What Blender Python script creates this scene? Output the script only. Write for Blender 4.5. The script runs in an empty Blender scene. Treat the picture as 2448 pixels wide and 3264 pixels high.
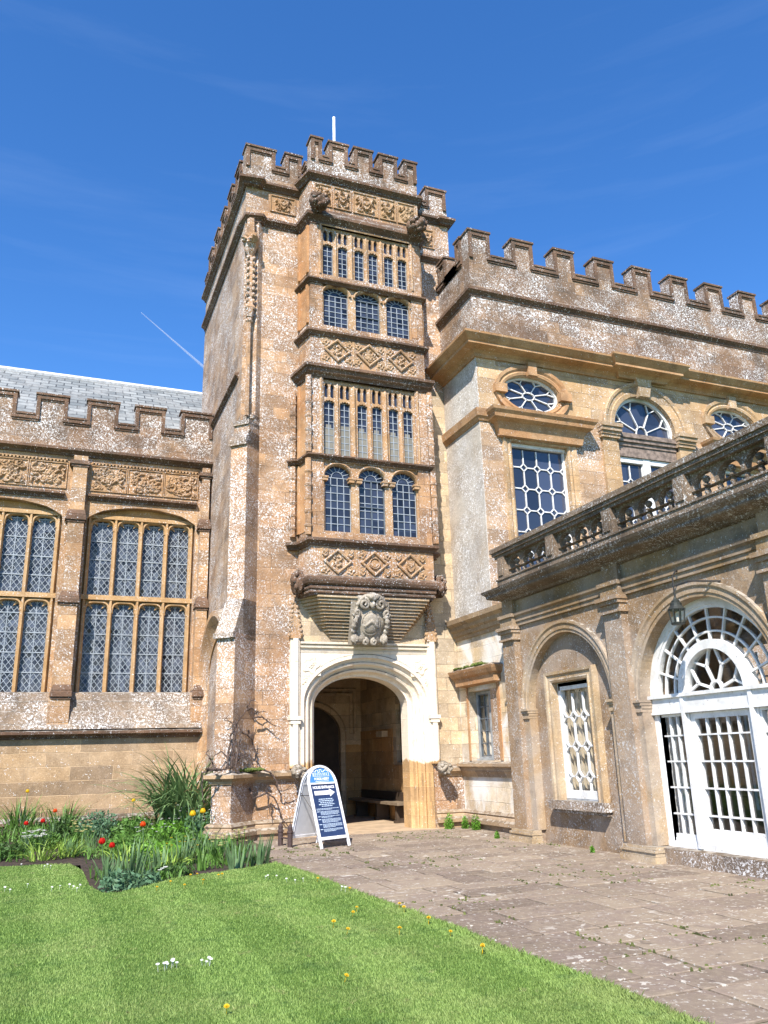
import bpy, bmesh, math, random
import numpy as np
from mathutils import Vector, Matrix
from mathutils.geometry import tessellate_polygon
R = math.radians
random.seed(7); rng = np.random.default_rng(7)
SC = bpy.context.scene
COL = SC.collection

# ------------------------------------------------------------------ camera
cam_d = bpy.data.cameras.new("camera"); cam = bpy.data.objects.new("camera", cam_d); COL.objects.link(cam)
yaw, pit, rol = R(22.15), R(16.63), R(-1.63)
fw = Vector((math.sin(yaw)*math.cos(pit), math.cos(yaw)*math.cos(pit), math.sin(pit)))
rt = Vector((math.cos(yaw), -math.sin(yaw), 0)); up = rt.cross(fw)
r2 = rt*math.cos(rol) + up*math.sin(rol); u2 = up*math.cos(rol) - rt*math.sin(rol)
M = Matrix.Identity(4)
for i in range(3):
    M[i][0] = r2[i]; M[i][1] = u2[i]; M[i][2] = -fw[i]
M[2][3] = 1.6
cam.matrix_world = M
cam_d.sensor_fit = 'VERTICAL'; cam_d.sensor_height = 24.0; cam_d.lens = 24.0*2589/3264
cam_d.clip_start = 0.05; cam_d.clip_end = 20000
SC.camera = cam

# ------------------------------------------------------------------ light
SUN = Vector((-0.67, -1.0, 1.2)).normalized()
w = bpy.data.worlds.new("World"); SC.world = w; w.use_nodes = True
nt = w.node_tree; bg = nt.nodes["Background"]
sky = nt.nodes.new("ShaderNodeTexSky"); sky.sky_type = 'NISHITA'; sky.sun_disc = False
sky.sun_elevation = math.asin(SUN.z); sky.sun_rotation = math.atan2(SUN.x, SUN.y)
sky.air_density = 1.0; sky.dust_density = 0.1; sky.ozone_density = 5.0; sky.altitude = 200
hs = nt.nodes.new("ShaderNodeHueSaturation"); hs.inputs['Hue'].default_value = .506; hs.inputs['Saturation'].default_value = 1.22; hs.inputs['Value'].default_value = 1.30
nt.links.new(sky.outputs[0], hs.inputs['Color']); tcw = nt.nodes.new("ShaderNodeTexCoord"); mpw = nt.nodes.new("ShaderNodeMapping"); mpw.inputs['Rotation'].default_value = (R(20), R(-48), R(25)); mpw.inputs['Scale'].default_value = (1.6, 1.6, 16)
cn = nt.nodes.new("ShaderNodeTexNoise"); cn.inputs['Scale'].default_value = 1.1; cn.inputs['Detail'].default_value = 6; cn.inputs['Roughness'].default_value = .6; cn.inputs['Distortion'].default_value = .3
cr = nt.nodes.new("ShaderNodeMapRange"); cr.inputs['From Min'].default_value = .52; cr.inputs['From Max'].default_value = .85; cr.inputs['To Max'].default_value = .045
cmx = nt.nodes.new("ShaderNodeMix"); cmx.data_type = 'RGBA'; cmx.inputs[7].default_value = (6.5, 7.6, 9.0, 1)      # faint high cirrus
nt.links.new(tcw.outputs['Generated'], mpw.inputs[0]); nt.links.new(mpw.outputs[0], cn.inputs['Vector']); nt.links.new(cn.outputs['Fac'], cr.inputs['Value'])
nt.links.new(cr.outputs[0], cmx.inputs[0]); nt.links.new(hs.outputs[0], cmx.inputs[6]); nt.links.new(cmx.outputs[2], bg.inputs[0])
bg.inputs[1].default_value = 0.11
sd = bpy.data.lights.new("sun", 'SUN'); sd.energy = 5.0; sd.angle = R(0.5); sd.color = (1.0, 0.94, 0.865)
so = bpy.data.objects.new("sun", sd); COL.objects.link(so)
so.rotation_euler = SUN.to_track_quat('Z', 'Y').to_euler()
vs = SC.view_settings
vs.view_transform = 'Standard'; vs.look = 'None'; vs.gamma = 1; vs.use_curve_mapping = False; vs.exposure = 0.85
SC.cycles.max_bounces = 6; SC.cycles.transparent_max_bounces = 8

# ------------------------------------------------------------------ helpers
def tag(o, label=None, cat=None, group=None, kind=None):
    if label: o['label'] = label
    if cat: o['category'] = cat
    if group: o['group'] = group
    if kind: o['kind'] = kind
    return o
def thing(name, loc, label, cat, group=None):
    o = bpy.data.objects.new(name, None); COL.objects.link(o); o.location = loc
    o.empty_display_size = 0.3
    return tag(o, label, cat, group)

class Fr:                      # a wall plane: u along it, v up, w into it
    def __init__(s, o, u, w):
        s.o = np.array(o, float); s.u = np.array(u, float); s.w = np.array(w, float)
        s.v = np.array((0, 0, 1.0))
    def p(s, u, v, w=0.0):
        return tuple(s.o + s.u*u + s.v*v + s.w*w)

def offs(path, d, closed=False):
    n = len(path); out = []
    P = [np.array(p, float) for p in path]
    for i in range(n):
        a = P[i-1] if (i > 0 or closed) else None
        b = P[(i+1) % n] if (i < n-1 or closed) else None
        ns = []
        if a is not None:
            t = P[i]-a; t /= max(np.linalg.norm(t), 1e-9); ns.append(np.array((-t[1], t[0])))
        if b is not None:
            t = b-P[i]; t /= max(np.linalg.norm(t), 1e-9); ns.append(np.array((-t[1], t[0])))
        m = ns[0] if len(ns) == 1 else (ns[0]+ns[1])/max(0.25, 1+float(ns[0] @ ns[1]))
        out.append(P[i]+m*d)
    return out

class MB:
    def __init__(s): s.v = []; s.f = []; s.marks = []; s.m2 = []; s.mat2 = None
    def mark(s): s.marks.append((len(s.v), len(s.f))); return s
    def add(s, v, f):
        k = len(s.v); s.v.extend([tuple(x) for x in v]); s.f.extend([tuple(i+k for i in q) for q in f]); return s
    def box(s, fr, u0, u1, v0, v1, w0, w1):
        c = [fr.p(u, v, w) for w in (w0, w1) for v in (v0, v1) for u in (u0, u1)]
        return s.add(c, [(0,1,3,2),(4,6,7,5),(0,4,5,1),(2,3,7,6),(0,2,6,4),(1,5,7,3)])
    def frustum(s, fr, a, b):      # a,b=(u0,u1,v,w0,w1) bottom and top rectangles
        c = [fr.p(u, r[2], w_) for r in (a, b) for w_ in (r[3], r[4]) for u in (r[0], r[1])]
        return s.add(c, [(0,1,3,2),(4,6,7,5),(0,4,5,1),(2,3,7,6),(0,2,6,4),(1,5,7,3)])
    def plate(s, fr, outer, holes, w0, w1, back=True, wh=None):
        polys = [outer]+list(holes)
        flat = [p for q in polys for p in q]
        tris = tessellate_polygon([[Vector((p[0], p[1], 0)) for p in q] for q in polys])
        s.add([fr.p(p[0], p[1], w0) for p in flat], tris)
        if back: s.add([fr.p(p[0], p[1], w1) for p in flat], tris)
        for k, q in enumerate(polys):
            n = len(q); we = w1 if (k == 0 or wh is None) else wh
            s.add([fr.p(p[0], p[1], w0) for p in q]+[fr.p(p[0], p[1], we) for p in q],
                  [(i, (i+1) % n, n+(i+1) % n, n+i) for i in range(n)])
        return s
    def sweep(s, fr, path, prof, closed=False, caps=True):     # prof (d left of path, w)
        rows = []
        for d, w_ in prof:
            rows.append([fr.p(q[0], q[1], w_) for q in offs(path, d, closed)])
        return s._rows(rows, closed, caps)
    def cornice(s, path, prof, closed=False):                  # plan path, prof (outward, z); outward = right of path
        rows = []; s.mark()
        for o, z in prof:
            rows.append([(q[0], q[1], z) for q in offs(path, -o, closed)])
        return s._rows(rows, closed, True)
    def _rows(s, rows, closed, caps):
        n = len(rows[0]); m = len(rows); v = [p for r in rows for p in r]; f = []
        for j in range(m-1):
            for i in range(n if closed else n-1):
                k = (i+1) % n
                f.append((j*n+i, j*n+k, (j+1)*n+k, (j+1)*n+i))
        if caps and not closed and m > 2:
            f.append(tuple(j*n for j in range(m))); f.append(tuple(j*n+n-1 for j in reversed(range(m))))
        return s.add(v, f)
    def bar(s, fr, p, q, wd, w0, w1):
        p = np.array(p, float); q = np.array(q, float); t = q-p; L = np.linalg.norm(t)
        if L < 1e-6: return s
        t /= L; n = np.array((-t[1], t[0]))*wd/2
        c = [p-n, q-n, q+n, p+n]
        v = [fr.p(a[0], a[1], w0) for a in c]+[fr.p(a[0], a[1], w1) for a in c]
        return s.add(v, [(0,1,2,3),(4,7,6,5),(0,4,5,1),(1,5,6,2),(2,6,7,3),(3,7,4,0)])
    def loop(s, fr, pts, wd, w0, w1, closed=True):
        n = len(pts)
        return s.sweep(fr, pts, [(-wd/2, w1), (-wd/2, w0), (wd/2, w0), (wd/2, w1)], closed)
    def tube(s, pts, r, n=6):
        pts = [np.array(p, float) for p in pts]; N = len(pts)
        rs = r if hasattr(r, '__len__') else [r]*N
        v = []; f = []; prev = None
        for i, p in enumerate(pts):
            t = pts[min(i+1, N-1)]-pts[max(i-1, 0)]; t /= max(np.linalg.norm(t), 1e-9)
            a = prev if prev is not None else (np.array((0, 0, 1.0)) if abs(t[2]) < .9 else np.array((1.0, 0, 0)))
            a = a-t*(a @ t); a /= max(np.linalg.norm(a), 1e-9); prev = a; b = np.cross(t, a)
            for k in range(n):
                an = 2*math.pi*k/n; v.append(p+rs[i]*(math.cos(an)*a+math.sin(an)*b))
        for i in range(N-1):
            for k in range(n):
                f.append((i*n+k, i*n+(k+1) % n, (i+1)*n+(k+1) % n, (i+1)*n+k))
        f.append(tuple(range(n))); f.append(tuple((N-1)*n+k for k in range(n)))
        return s.add(v, f)
    def lathe(s, c, prof, n=12):    # prof (r,z)
        v = []; f = []
        for r_, z in prof:
            for k in range(n):
                a = 2*math.pi*k/n; v.append((c[0]+r_*math.cos(a), c[1]+r_*math.sin(a), c[2]+z))
        m = len(prof)
        for j in range(m-1):
            for k in range(n):
                f.append((j*n+k, j*n+(k+1) % n, (j+1)*n+(k+1) % n, (j+1)*n+k))
        f.append(tuple(range(n))); f.append(tuple((m-1)*n+k for k in range(n)))
        return s.add(v, f)
    def blob(s, c, r, seed=0, n=10, jag=.15):
        rr = np.random.default_rng(seed); ph = rr.random(6)*6.28
        v = []; f = []
        for j in range(n+1):
            th = math.pi*j/n
            for k in range(2*n):
                a = math.pi*k/n
                q = 1+jag*(math.sin(3*a+ph[0])*math.sin(2*th+ph[1])+.7*math.sin(5*a+ph[2]+4*th))
                v.append((c[0]+r[0]*q*math.sin(th)*math.cos(a), c[1]+r[1]*q*math.sin(th)*math.sin(a), c[2]+r[2]*q*math.cos(th)))
        m = 2*n
        for j in range(n):
            for k in range(m):
                f.append((j*m+k, j*m+(k+1) % m, (j+1)*m+(k+1) % m, (j+1)*m+k))
        return s.add(v, f)
    def grid(s, fr, u0, u1, v0, v1, H, w0):      # heightfield, H[j][i] metres out of the wall
        nj, ni = H.shape
        U = np.linspace(u0, u1, ni); V = np.linspace(v0, v1, nj)
        UU, VV = np.meshgrid(U, V)
        P = fr.o[None, None]+UU[..., None]*fr.u+VV[..., None]*fr.v+(w0-H)[..., None]*fr.w
        idx = np.arange(nj*ni).reshape(nj, ni)
        q = np.stack([idx[:-1, :-1], idx[:-1, 1:], idx[1:, 1:], idx[1:, :-1]], -1).reshape(-1, 4)
        k = len(s.v); s.v.extend(map(tuple, P.reshape(-1, 3).tolist())); s.f.extend(map(tuple, (q+k).tolist()))
        return s
    def build(s, name, mat, parent=None, smooth=False, recalc=True, uv=True):
        if len(s.marks) > 1:      # each marked run becomes a part of its own
            st = [(0, 0)]+s.marks[1:]; en = s.marks[1:]+[(len(s.v), len(s.f))]
            for (v0, f0), (v1, f1) in zip(st, en):
                q = MB(); q.v = s.v[v0:v1]; q.f = [tuple(i-v0 for i in t) for t in s.f[f0:f1]]
                o = q.build(name, mat, parent, smooth, recalc, uv)
            return o
        me = bpy.data.meshes.new(name); me.from_pydata(s.v, [], s.f); me.update()
        if recalc and len(s.f) < 60000:
            bm = bmesh.new(); bm.from_mesh(me); bmesh.ops.recalc_face_normals(bm, faces=bm.faces); bm.to_mesh(me); bm.free()
        if uv and len(me.polygons):
            boxuv(me)
        if smooth: me.polygons.foreach_set('use_smooth', [True]*len(me.polygons))
        me.materials.append(mat)
        if s.m2:
            me.materials.append(s.mat2); mi = np.zeros(len(me.polygons), np.int32)
            for a, b in s.m2: mi[a:b] = 1
            me.polygons.foreach_set('material_index', mi)
        o = bpy.data.objects.new(name, me); COL.objects.link(o)
        if parent is not None:
            o.parent = parent
            wl = Vector((0, 0, 0)); q = parent
            while q is not None: wl += q.location; q = q.parent
            o.location = (0, 0, 0); me.transform(Matrix.Translation(-wl))
        return o
def boxuv(me):
    n = len(me.polygons); nl = len(me.loops)
    co = np.empty(len(me.vertices)*3); me.vertices.foreach_get('co', co); co = co.reshape(-1, 3)
    nr = np.empty(n*3); me.polygons.foreach_get('normal', nr); nr = np.abs(nr.reshape(-1, 3))
    ls = np.empty(n, int); me.polygons.foreach_get('loop_total', ls)
    vi = np.empty(nl, int); me.loops.foreach_get('vertex_index', vi)
    N = np.repeat(nr, ls, 0); P = co[vi]
    uvv = np.where((N[:, 2] > .75)[:, None], P[:, [0, 1]], np.where((N[:, 0] > N[:, 1])[:, None], P[:, [1, 2]], P[:, [0, 2]]))
    l = me.uv_layers.new(name='uv'); l.data.foreach_set('uv', uvv.reshape(-1))

def copy_tree(o, parent=None):
    c = o.copy(); COL.objects.link(c); c.parent = parent
    for ch in o.children: copy_tree(ch, c)
    return c

# ------------------------------------------------------------------ materials
class NT:
    def __init__(s, name):
        s.m = bpy.data.materials.new(name); s.m.use_nodes = True; s.t = s.m.node_tree
        s.b = s.t.nodes['Principled BSDF']; s.out = s.t.nodes['Material Output']
        s.pos = s.t.nodes.new('ShaderNodeNewGeometry')
    def n(s, ty, **kw):
        x = s.t.nodes.new(ty)
        for k, v in kw.items():
            if k in x.inputs: x.inputs[k].default_value = v
            else: setattr(x, k, v)
        return x
    def l(s, a, b): s.t.links.new(a, b)
    def noise(s, scale, detail=4, rough=.55, vec=None, dist=0):
        x = s.n('ShaderNodeTexNoise'); x.inputs['Scale'].default_value = scale; x.inputs['Detail'].default_value = detail
        x.inputs['Roughness'].default_value = rough; x.inputs['Distortion'].default_value = dist
        s.l(vec or s.pos.outputs['Position'], x.inputs['Vector']); return x.outputs['Fac']
    def ramp(s, f, a, b, ca=0., cb=1.):
        x = s.n('ShaderNodeMapRange', interpolation_type='SMOOTHSTEP')
        s.l(f, x.inputs['Value']); x.inputs['From Min'].default_value = a; x.inputs['From Max'].default_value = b
        x.inputs['To Min'].default_value = ca; x.inputs['To Max'].default_value = cb; return x.outputs['Result']
    def math(s, op, a, b=None):
        x = s.n('ShaderNodeMath', operation=op)
        for i, q in enumerate((a, b)):
            if q is None: continue
            if isinstance(q, (int, float)): x.inputs[i].default_value = q
            else: s.l(q, x.inputs[i])
        return x.outputs[0]
    def mix(s, f, a, b, mode='MIX'):
        x = s.n('ShaderNodeMix', data_type='RGBA', blend_type=mode)
        for i, q in ((0, f), (6, a), (7, b)):
            if isinstance(q, (int, float)): x.inputs[i].default_value = q
            elif isinstance(q, (tuple, list)): x.inputs[i].default_value = (*q[:3], 1)
            else: s.l(q, x.inputs[i])
        return x.outputs[2]
    def bump(s, h, st=.3, d=.02, nrm=None):
        x = s.n('ShaderNodeBump'); x.inputs['Strength'].default_value = st; x.inputs['Distance'].default_value = d
        s.l(h, x.inputs['Height'])
        if nrm is not None: s.l(nrm, x.inputs['Normal'])
        return x.outputs['Normal']

def stone(name, base, alt, lichen=.5, dark=.3, joint=None, wash=None, white=(.86, .84, .82), bump=.5, jdark=.45, grey=0.0, greycol=(.42, .40, .38)):
    k = NT(name); p = k.pos.outputs['Position']
    col = k.mix(k.ramp(k.noise(.7, 5, .6), .36, .64), base, alt)
    col = k.mix(k.ramp(k.noise(3.1, 6, .65), .35, .7, 0, .55), col, tuple(c*.62 for c in base))
    col = k.mix(k.ramp(k.noise(30, 4, .75), .52, .72, 0, .6), col, tuple(min(1, c*1.5) for c in alt))
    col = k.mix(k.ramp(k.noise(48, 4, .75), .54, .72, 0, .75), col, tuple(c*.35 for c in base))
    h = k.noise(22, 6, .7)
    if joint:
        uv = k.n('ShaderNodeUVMap', uv_map='uv')
        wob = k.n('ShaderNodeTexNoise'); wob.inputs['Scale'].default_value = 1.3; k.l(uv.outputs[0], wob.inputs['Vector'])
        vm = k.n('ShaderNodeVectorMath', operation='MULTIPLY_ADD'); k.l(wob.outputs['Color'], vm.inputs[0])
        vm.inputs[1].default_value = (.05, .03, 0); k.l(uv.outputs[0], vm.inputs[2])
        br = k.n('ShaderNodeTexBrick', offset=.43, squash=1.35, squash_frequency=3, offset_frequency=2)
        k.l(vm.outputs[0], br.inputs['Vector']); br.inputs['Scale'].default_value = 1
        br.inputs['Brick Width'].default_value = joint[0]; br.inputs['Row Height'].default_value = joint[1]
        br.inputs['Mortar Size'].default_value = .008; br.inputs['Mortar Smooth'].default_value = .5; br.inputs['Bias'].default_value = 0
        br.inputs['Color1'].default_value = (.66, .65, .66, 1); br.inputs['Color2'].default_value = (1.28, 1.2, 1.06, 1)
        br.inputs['Mortar'].default_value = (1, 1, 1, 1)
        col = k.mix(.8, col, br.outputs['Color'], 'MULTIPLY')
        jm = k.math('MULTIPLY', br.outputs['Fac'], k.ramp(k.noise(2.3, 3), .35, .6))
        col = k.mix(k.math('MULTIPLY', jm, .9), col, tuple(c*jdark for c in base))
        h = k.math('SUBTRACT', h, k.math('MULTIPLY', br.outputs['Fac'], .8))
    if wash:      # (z, half height of the ragged edge, colour, colour below)
        sp = k.n('ShaderNodeSeparateXYZ'); k.l(p, sp.inputs[0])
        zz = k.math('ADD', sp.outputs[2], k.math('MULTIPLY', k.noise(3.0, 4), wash[1]))
        f = k.ramp(zz, wash[0], wash[0]+.06)
        col = k.mix(k.math('MULTIPLY', f, k.ramp(k.noise(5, 6, .7), .25, .5, .55, 1)), col, wash[2])
    if grey: 
        col = k.mix(k.ramp(k.noise(1.1, 5, .6, dist=.6), .42, .62, 0, grey), col, greycol)
    if dark:
        d = k.math('MULTIPLY', k.ramp(k.noise(1.7, 7, .68, dist=.5), .52-.12*dark, .70), min(1, dark*1.15))
        col = k.mix(d, col, (.085, .062, .045))
    if lichen:
        big = k.ramp(k.noise(1.05, 4, .55, dist=.3), .36, .62, .10, 1.0)
        v1 = k.noise(23, 5, .66, dist=.5)
        th = .69-.15*lichen
        a = k.ramp(v1, th, th+.035)
        v2 = k.noise(58, 4, .65)
        th2 = .69-.13*lichen
        b = k.ramp(v2, th2, th2+.04)
        s = k.math('MULTIPLY', k.math('MAXIMUM', a, b), big)
        vo = k.n('ShaderNodeTexVoronoi', feature='F1'); vo.inputs['Scale'].default_value = 24; k.l(p, vo.inputs['Vector'])
        spc = k.math('MULTIPLY', k.ramp(vo.outputs['Distance'], .20, .25, 1, 0), k.ramp(k.noise(7, 2), .62-.13*lichen, .66-.13*lichen))
        s = k.math('MAXIMUM', s, spc)
        lw = k.mix(k.ramp(k.noise(6.5, 3), .3, .7), white, tuple(c*.82 for c in white))
        col = k.mix(k.math('MULTIPLY', s, .96), col, lw)
        h = k.math('ADD', h, k.math('MULTIPLY', s, .25))
    pit = k.ramp(k.noise(52, 3, .6), .655, .70)
    col = k.mix(k.math('MULTIPLY', pit, .7 if lichen else .4), col, tuple(c*.16 for c in base))
    # crust on ledges that face the sky
    sn = k.n('ShaderNodeSeparateXYZ'); k.l(k.pos.outputs['Normal'], sn.inputs[0])
    upf = k.math('MULTIPLY', k.ramp(sn.outputs[2], .45, .8), .75)
    crust = k.mix(k.ramp(k.noise(8, 5), .42, .58), (.09, .075, .055), (.36, .34, .30))
    col = k.mix(upf, col, crust)
    k.l(col, k.b.inputs['Base Color']); k.b.inputs['Roughness'].default_value = .92
    k.b.inputs['Specular IOR Level'].default_value = .2
    k.l(k.bump(h, bump, .02), k.b.inputs['Normal'])
    return k.m

S = {}
S['tower'] = stone('tower_stone', (.36, .212, .115), (.44, .285, .17), .98, .40, (.62, .30))
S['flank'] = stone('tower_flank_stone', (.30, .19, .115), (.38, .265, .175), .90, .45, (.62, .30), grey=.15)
S['oriel'] = stone('oriel_stone', (.335, .19, .10), (.42, .262, .148), .92, .48, (.45, .30))
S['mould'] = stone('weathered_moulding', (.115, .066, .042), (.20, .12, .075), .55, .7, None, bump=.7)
S['carve'] = stone('carved_stone', (.385, .215, .10), (.46, .30, .165), .75, .4, None, bump=.6)
S['parap'] = stone('parapet_stone', (.195, .118, .072), (.27, .18, .115), 1.0, .65, (.6, .32))
S['hall'] = stone('hall_stone', (.385, .225, .115), (.47, .315, .185), .80, .32, (.8, .36))
S['halllow'] = stone('hall_base_stone', (.36, .25, .15), (.45, .335, .225), .25, .2, (.95, .31), jdark=1.7)
S['mull'] = stone('mullion_stone', (.46, .27, .115), (.52, .345, .185), .5, .2, None)
S['slope'] = stone('weathered_sill_stone', (.22, .165, .12), (.30, .23, .17), .95, .7, (1.2, .5))
S['wing'] = stone('wing_stone', (.37, .24, .14), (.45, .315, .205), .9, .32, (.8, .34))
S['winggold'] = stone('wing_clean_stone', (.42, .275, .145), (.48, .35, .22), .65, .2, (1.1, .38))
S['gold'] = stone('golden_stone', (.44, .225, .10), (.50, .31, .165), .28, .35, None)
S['wingside'] = stone('wing_render', (.42, .34, .26), (.55, .49, .41), .95, .25, None, grey=.35)
S['door'] = stone('door_surround_stone', (.52, .33, .16), (.56, .40, .22), .12, .10, (.5, .3), wash=(1.62, .4, (.80, .70, .56)), jdark=1.2)
S['paleface'] = stone('pale_wall_stone', (.50, .39, .26), (.58, .48, .35), .35, .2, (.55, .30))
S['sidelow'] = stone('side_wall_stone', (.58, .43, .26), (.66, .58, .46), .3, .14, (.6, .3), grey=.9, greycol=(.74, .72, .68))
S['arcade'] = stone('arcade_stone', (.28, .175, .09), (.36, .245, .145), .72, .42, None, grey=.28, white=(.58, .56, .53))
S['arcgold'] = stone('arcade_trim', (.42, .275, .14), (.50, .385, .24), .55, .3, None, grey=.2, white=(.70, .67, .62))
S['entab'] = stone('arcade_entablature', (.26, .165, .08), (.34, .23, .125), .5, .55, None, grey=.25, white=(.55, .53, .5))
S['balus'] = stone('balustrade_stone', (.17, .12, .08), (.25, .185, .13), .8, .75, None, bump=.8, white=(.62, .60, .57))
S['archring'] = stone('arch_ring_stone', (.36, .235, .125), (.44, .33, .21), .5, .32, None, grey=.35, white=(.66, .64, .6))
S['inner'] = stone('inner_ochre_wall', (.66, .50, .33), (.74, .62, .46), 0, .1, (.7, .34))
S['crest'] = stone('crest_stone', (.33, .275, .205), (.40, .345, .27), .60, .45, None, bump=.6)
S['porch'] = stone('porch_plaster', (.52, .39, .26), (.56, .45, .32), .1, .25, (.7, .34))
S['porchlow'] = stone('porch_lower_stone', (.46, .25, .10), (.48, .30, .14), .05, .2, (.7, .34))

def simple(name, c, rough=.6, metal=0, bumpy=0, var=.2, scale=8):
    k = NT(name)
    col = k.mix(k.ramp(k.noise(scale, 4), .3, .7), tuple(x*(1-var) for x in c), tuple(min(1, x*(1+var)) for x in c))
    k.l(col, k.b.inputs['Base Color']); k.b.inputs['Roughness'].default_value = rough; k.b.inputs['Metallic'].default_value = metal
    if bumpy: k.l(k.bump(k.noise(scale*4, 4), bumpy, .01), k.b.inputs['Normal'])
    return k.m
def paint():
    k = NT('old_white_paint')
    pe = k.ramp(k.noise(24, 6, .75, dist=.8), .60, .64)
    col = k.mix(k.math('MULTIPLY', pe, .8), k.mix(k.ramp(k.noise(5, 5, .65), .38, .66), (.74, .74, .73), (.60, .59, .56)), (.34, .29, .25)); k.l(col, k.b.inputs['Base Color'])
    k.b.inputs['Roughness'].default_value = .55
    k.l(k.bump(k.math('SUBTRACT', 1.0, pe), .5, .006), k.b.inputs['Normal']); return k.m
WHITE = paint()
LEAD = simple('window_lead', (.27, .30, .33), .55, .0)
LEADD = simple('dark_glazing_bar', (.10, .12, .14), .5)
IRON = simple('black_iron', (.03, .028, .026), .6, .3)
SLATE = None
def glass_dark(name, tint=(.012, .016, .026), pane=(.13, .2), wob=.35, var=.6, rough=.06, spec=.5):
    k = NT(name); uv = k.n('ShaderNodeUVMap', uv_map='uv')
    br = k.n('ShaderNodeTexBrick', offset=0.0); k.l(uv.outputs[0], br.inputs['Vector']); br.inputs['Scale'].default_value = 1
    br.inputs['Brick Width'].default_value = pane[0]; br.inputs['Row Height'].default_value = pane[1]; br.inputs['Mortar Size'].default_value = 0
    br.inputs['Color1'].default_value = (0, 0, 0, 1); br.inputs['Color2'].default_value = (1, 1, 1, 1)
    a = tuple(c*(1-var*.5) for c in tint); b = tuple(c*(1+var*3) for c in tint)
    col = k.mix(br.outputs['Color'], a, b); k.l(col, k.b.inputs['Base Color'])
    k.b.inputs['Roughness'].default_value = rough; k.b.inputs['IOR'].default_value = 1.5; k.b.inputs['Specular IOR Level'].default_value = spec
    h = k.math('ADD', k.noise(2.6, 2), k.math('MULTIPLY', br.outputs['Color'], .0))
    # every old pane sits at its own slight tilt
    wn = k.n('ShaderNodeTexWhiteNoise', noise_dimensions='3D')
    sn = k.n('ShaderNodeVectorMath', operation='SNAP'); k.l(uv.outputs[0], sn.inputs[0]); sn.inputs[1].default_value = (pane[0], pane[1], 1)
    k.l(sn.outputs[0], wn.inputs['Vector'])
    vm = k.n('ShaderNodeVectorMath', operation='MULTIPLY_ADD'); k.l(wn.outputs['Color'], vm.inputs[0]); vm.inputs[1].default_value = (wob*.2,)*3
    k.l(k.bump(h, wob*.5, .03), vm.inputs[2])
    v2 = k.n('ShaderNodeVectorMath', operation='SUBTRACT'); k.l(vm.outputs[0], v2.inputs[0]); v2.inputs[1].default_value = (wob*.1,)*3
    nn = k.n('ShaderNodeVectorMath', operation='NORMALIZE'); k.l(v2.outputs[0], nn.inputs[0])
    k.l(nn.outputs[0], k.b.inputs['Normal'])
    return k.m
def glass_clear(name, tint=(.97, .97, .97)):
    k = NT(name); t = k.t
    tr = k.n('ShaderNodeBsdfTransparent'); tr.inputs[0].default_value = (*tint, 1)
    gl = k.n('ShaderNodeBsdfGlossy'); gl.inputs['Roughness'].default_value = .03
    k.l(k.bump(k.noise(2.2, 2), .12, .03), gl.inputs['Normal'])
    mx = k.n('ShaderNodeMixShader'); mx.inputs[0].default_value = .07; k.l(tr.outputs[0], mx.inputs[1]); k.l(gl.outputs[0], mx.inputs[2])
    k.l(mx.outputs[0], k.out.inputs[0]); return k.m
G_HALL = glass_dark('leaded_glass', (.026, .030, .038), (.11, .15), .9, 1.1, .14, .28)
G_BAY = glass_dark('oriel_glass', (.013, .016, .025), (.16, .20), .5, .8, .05, .42)
G_WING = glass_dark('sash_glass', (.020, .025, .040), (.375, .54), .30, .5, .04, .8)
G_CLEAR = glass_clear('clear_glass')
REFL = simple('pale_reflection', (.19, .18, .15), .9, var=.12, scale=3)  # flat tone standing in for a pale reflection in the oriel glass
CURTAIN = simple('linen_curtain', (.42, .36, .26), .95, var=.15, scale=2)

FT = Fr((0, 17.4, 0), (1, 0, 0), (0, 1, 0))
FB = Fr((0, 16.75, 0), (1, 0, 0), (0, 1, 0))
FH = Fr((0, 21.1, 0), (1, 0, 0), (0, 1, 0))
FW = Fr((0, 15.6, 0), (1, 0, 0), (0, 1, 0))
FS = Fr((8.85, 0, 0), (0, -1, 0), (1, 0, 0))       # u = -y
FL = Fr((3.55, 0, 0), (0, -1, 0), (1, 0, 0))       # tower's left side
FA = Fr((8.33, 0, 0), (0, -1, 0), (1, 0, 0))

def arch(uc, h, vs_, rise, v0=None, n=20, ex=1.0):     # left to right over the top
    pts = []
    for i in range(n+1):
        a = math.pi*(1-i/n); c = math.cos(a); s_ = math.sin(a)
        pts.append((uc+h*math.copysign(abs(c)**ex, c), vs_+rise*s_**ex))
    if v0 is not None: pts = [(uc-h, v0)]+pts+[(uc+h, v0)]
    return pts
def rect(u0, u1, v0, v1): return [(u0, v0), (u0, v1), (u1, v1), (u1, v0)]
def sp(z0, z1, p, q=0.0):      # moulded string course profile
    h = z1-z0
    return [(q-.05, z0), (q+p*.25, z0), (q+p*.35, z0+h*.22), (q+p*.8, z0+h*.42), (q+p, z0+h*.46), (q+p, z0+h*.74), (q+p*.6, z0+h*.80), (q-.05, z1)]

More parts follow.
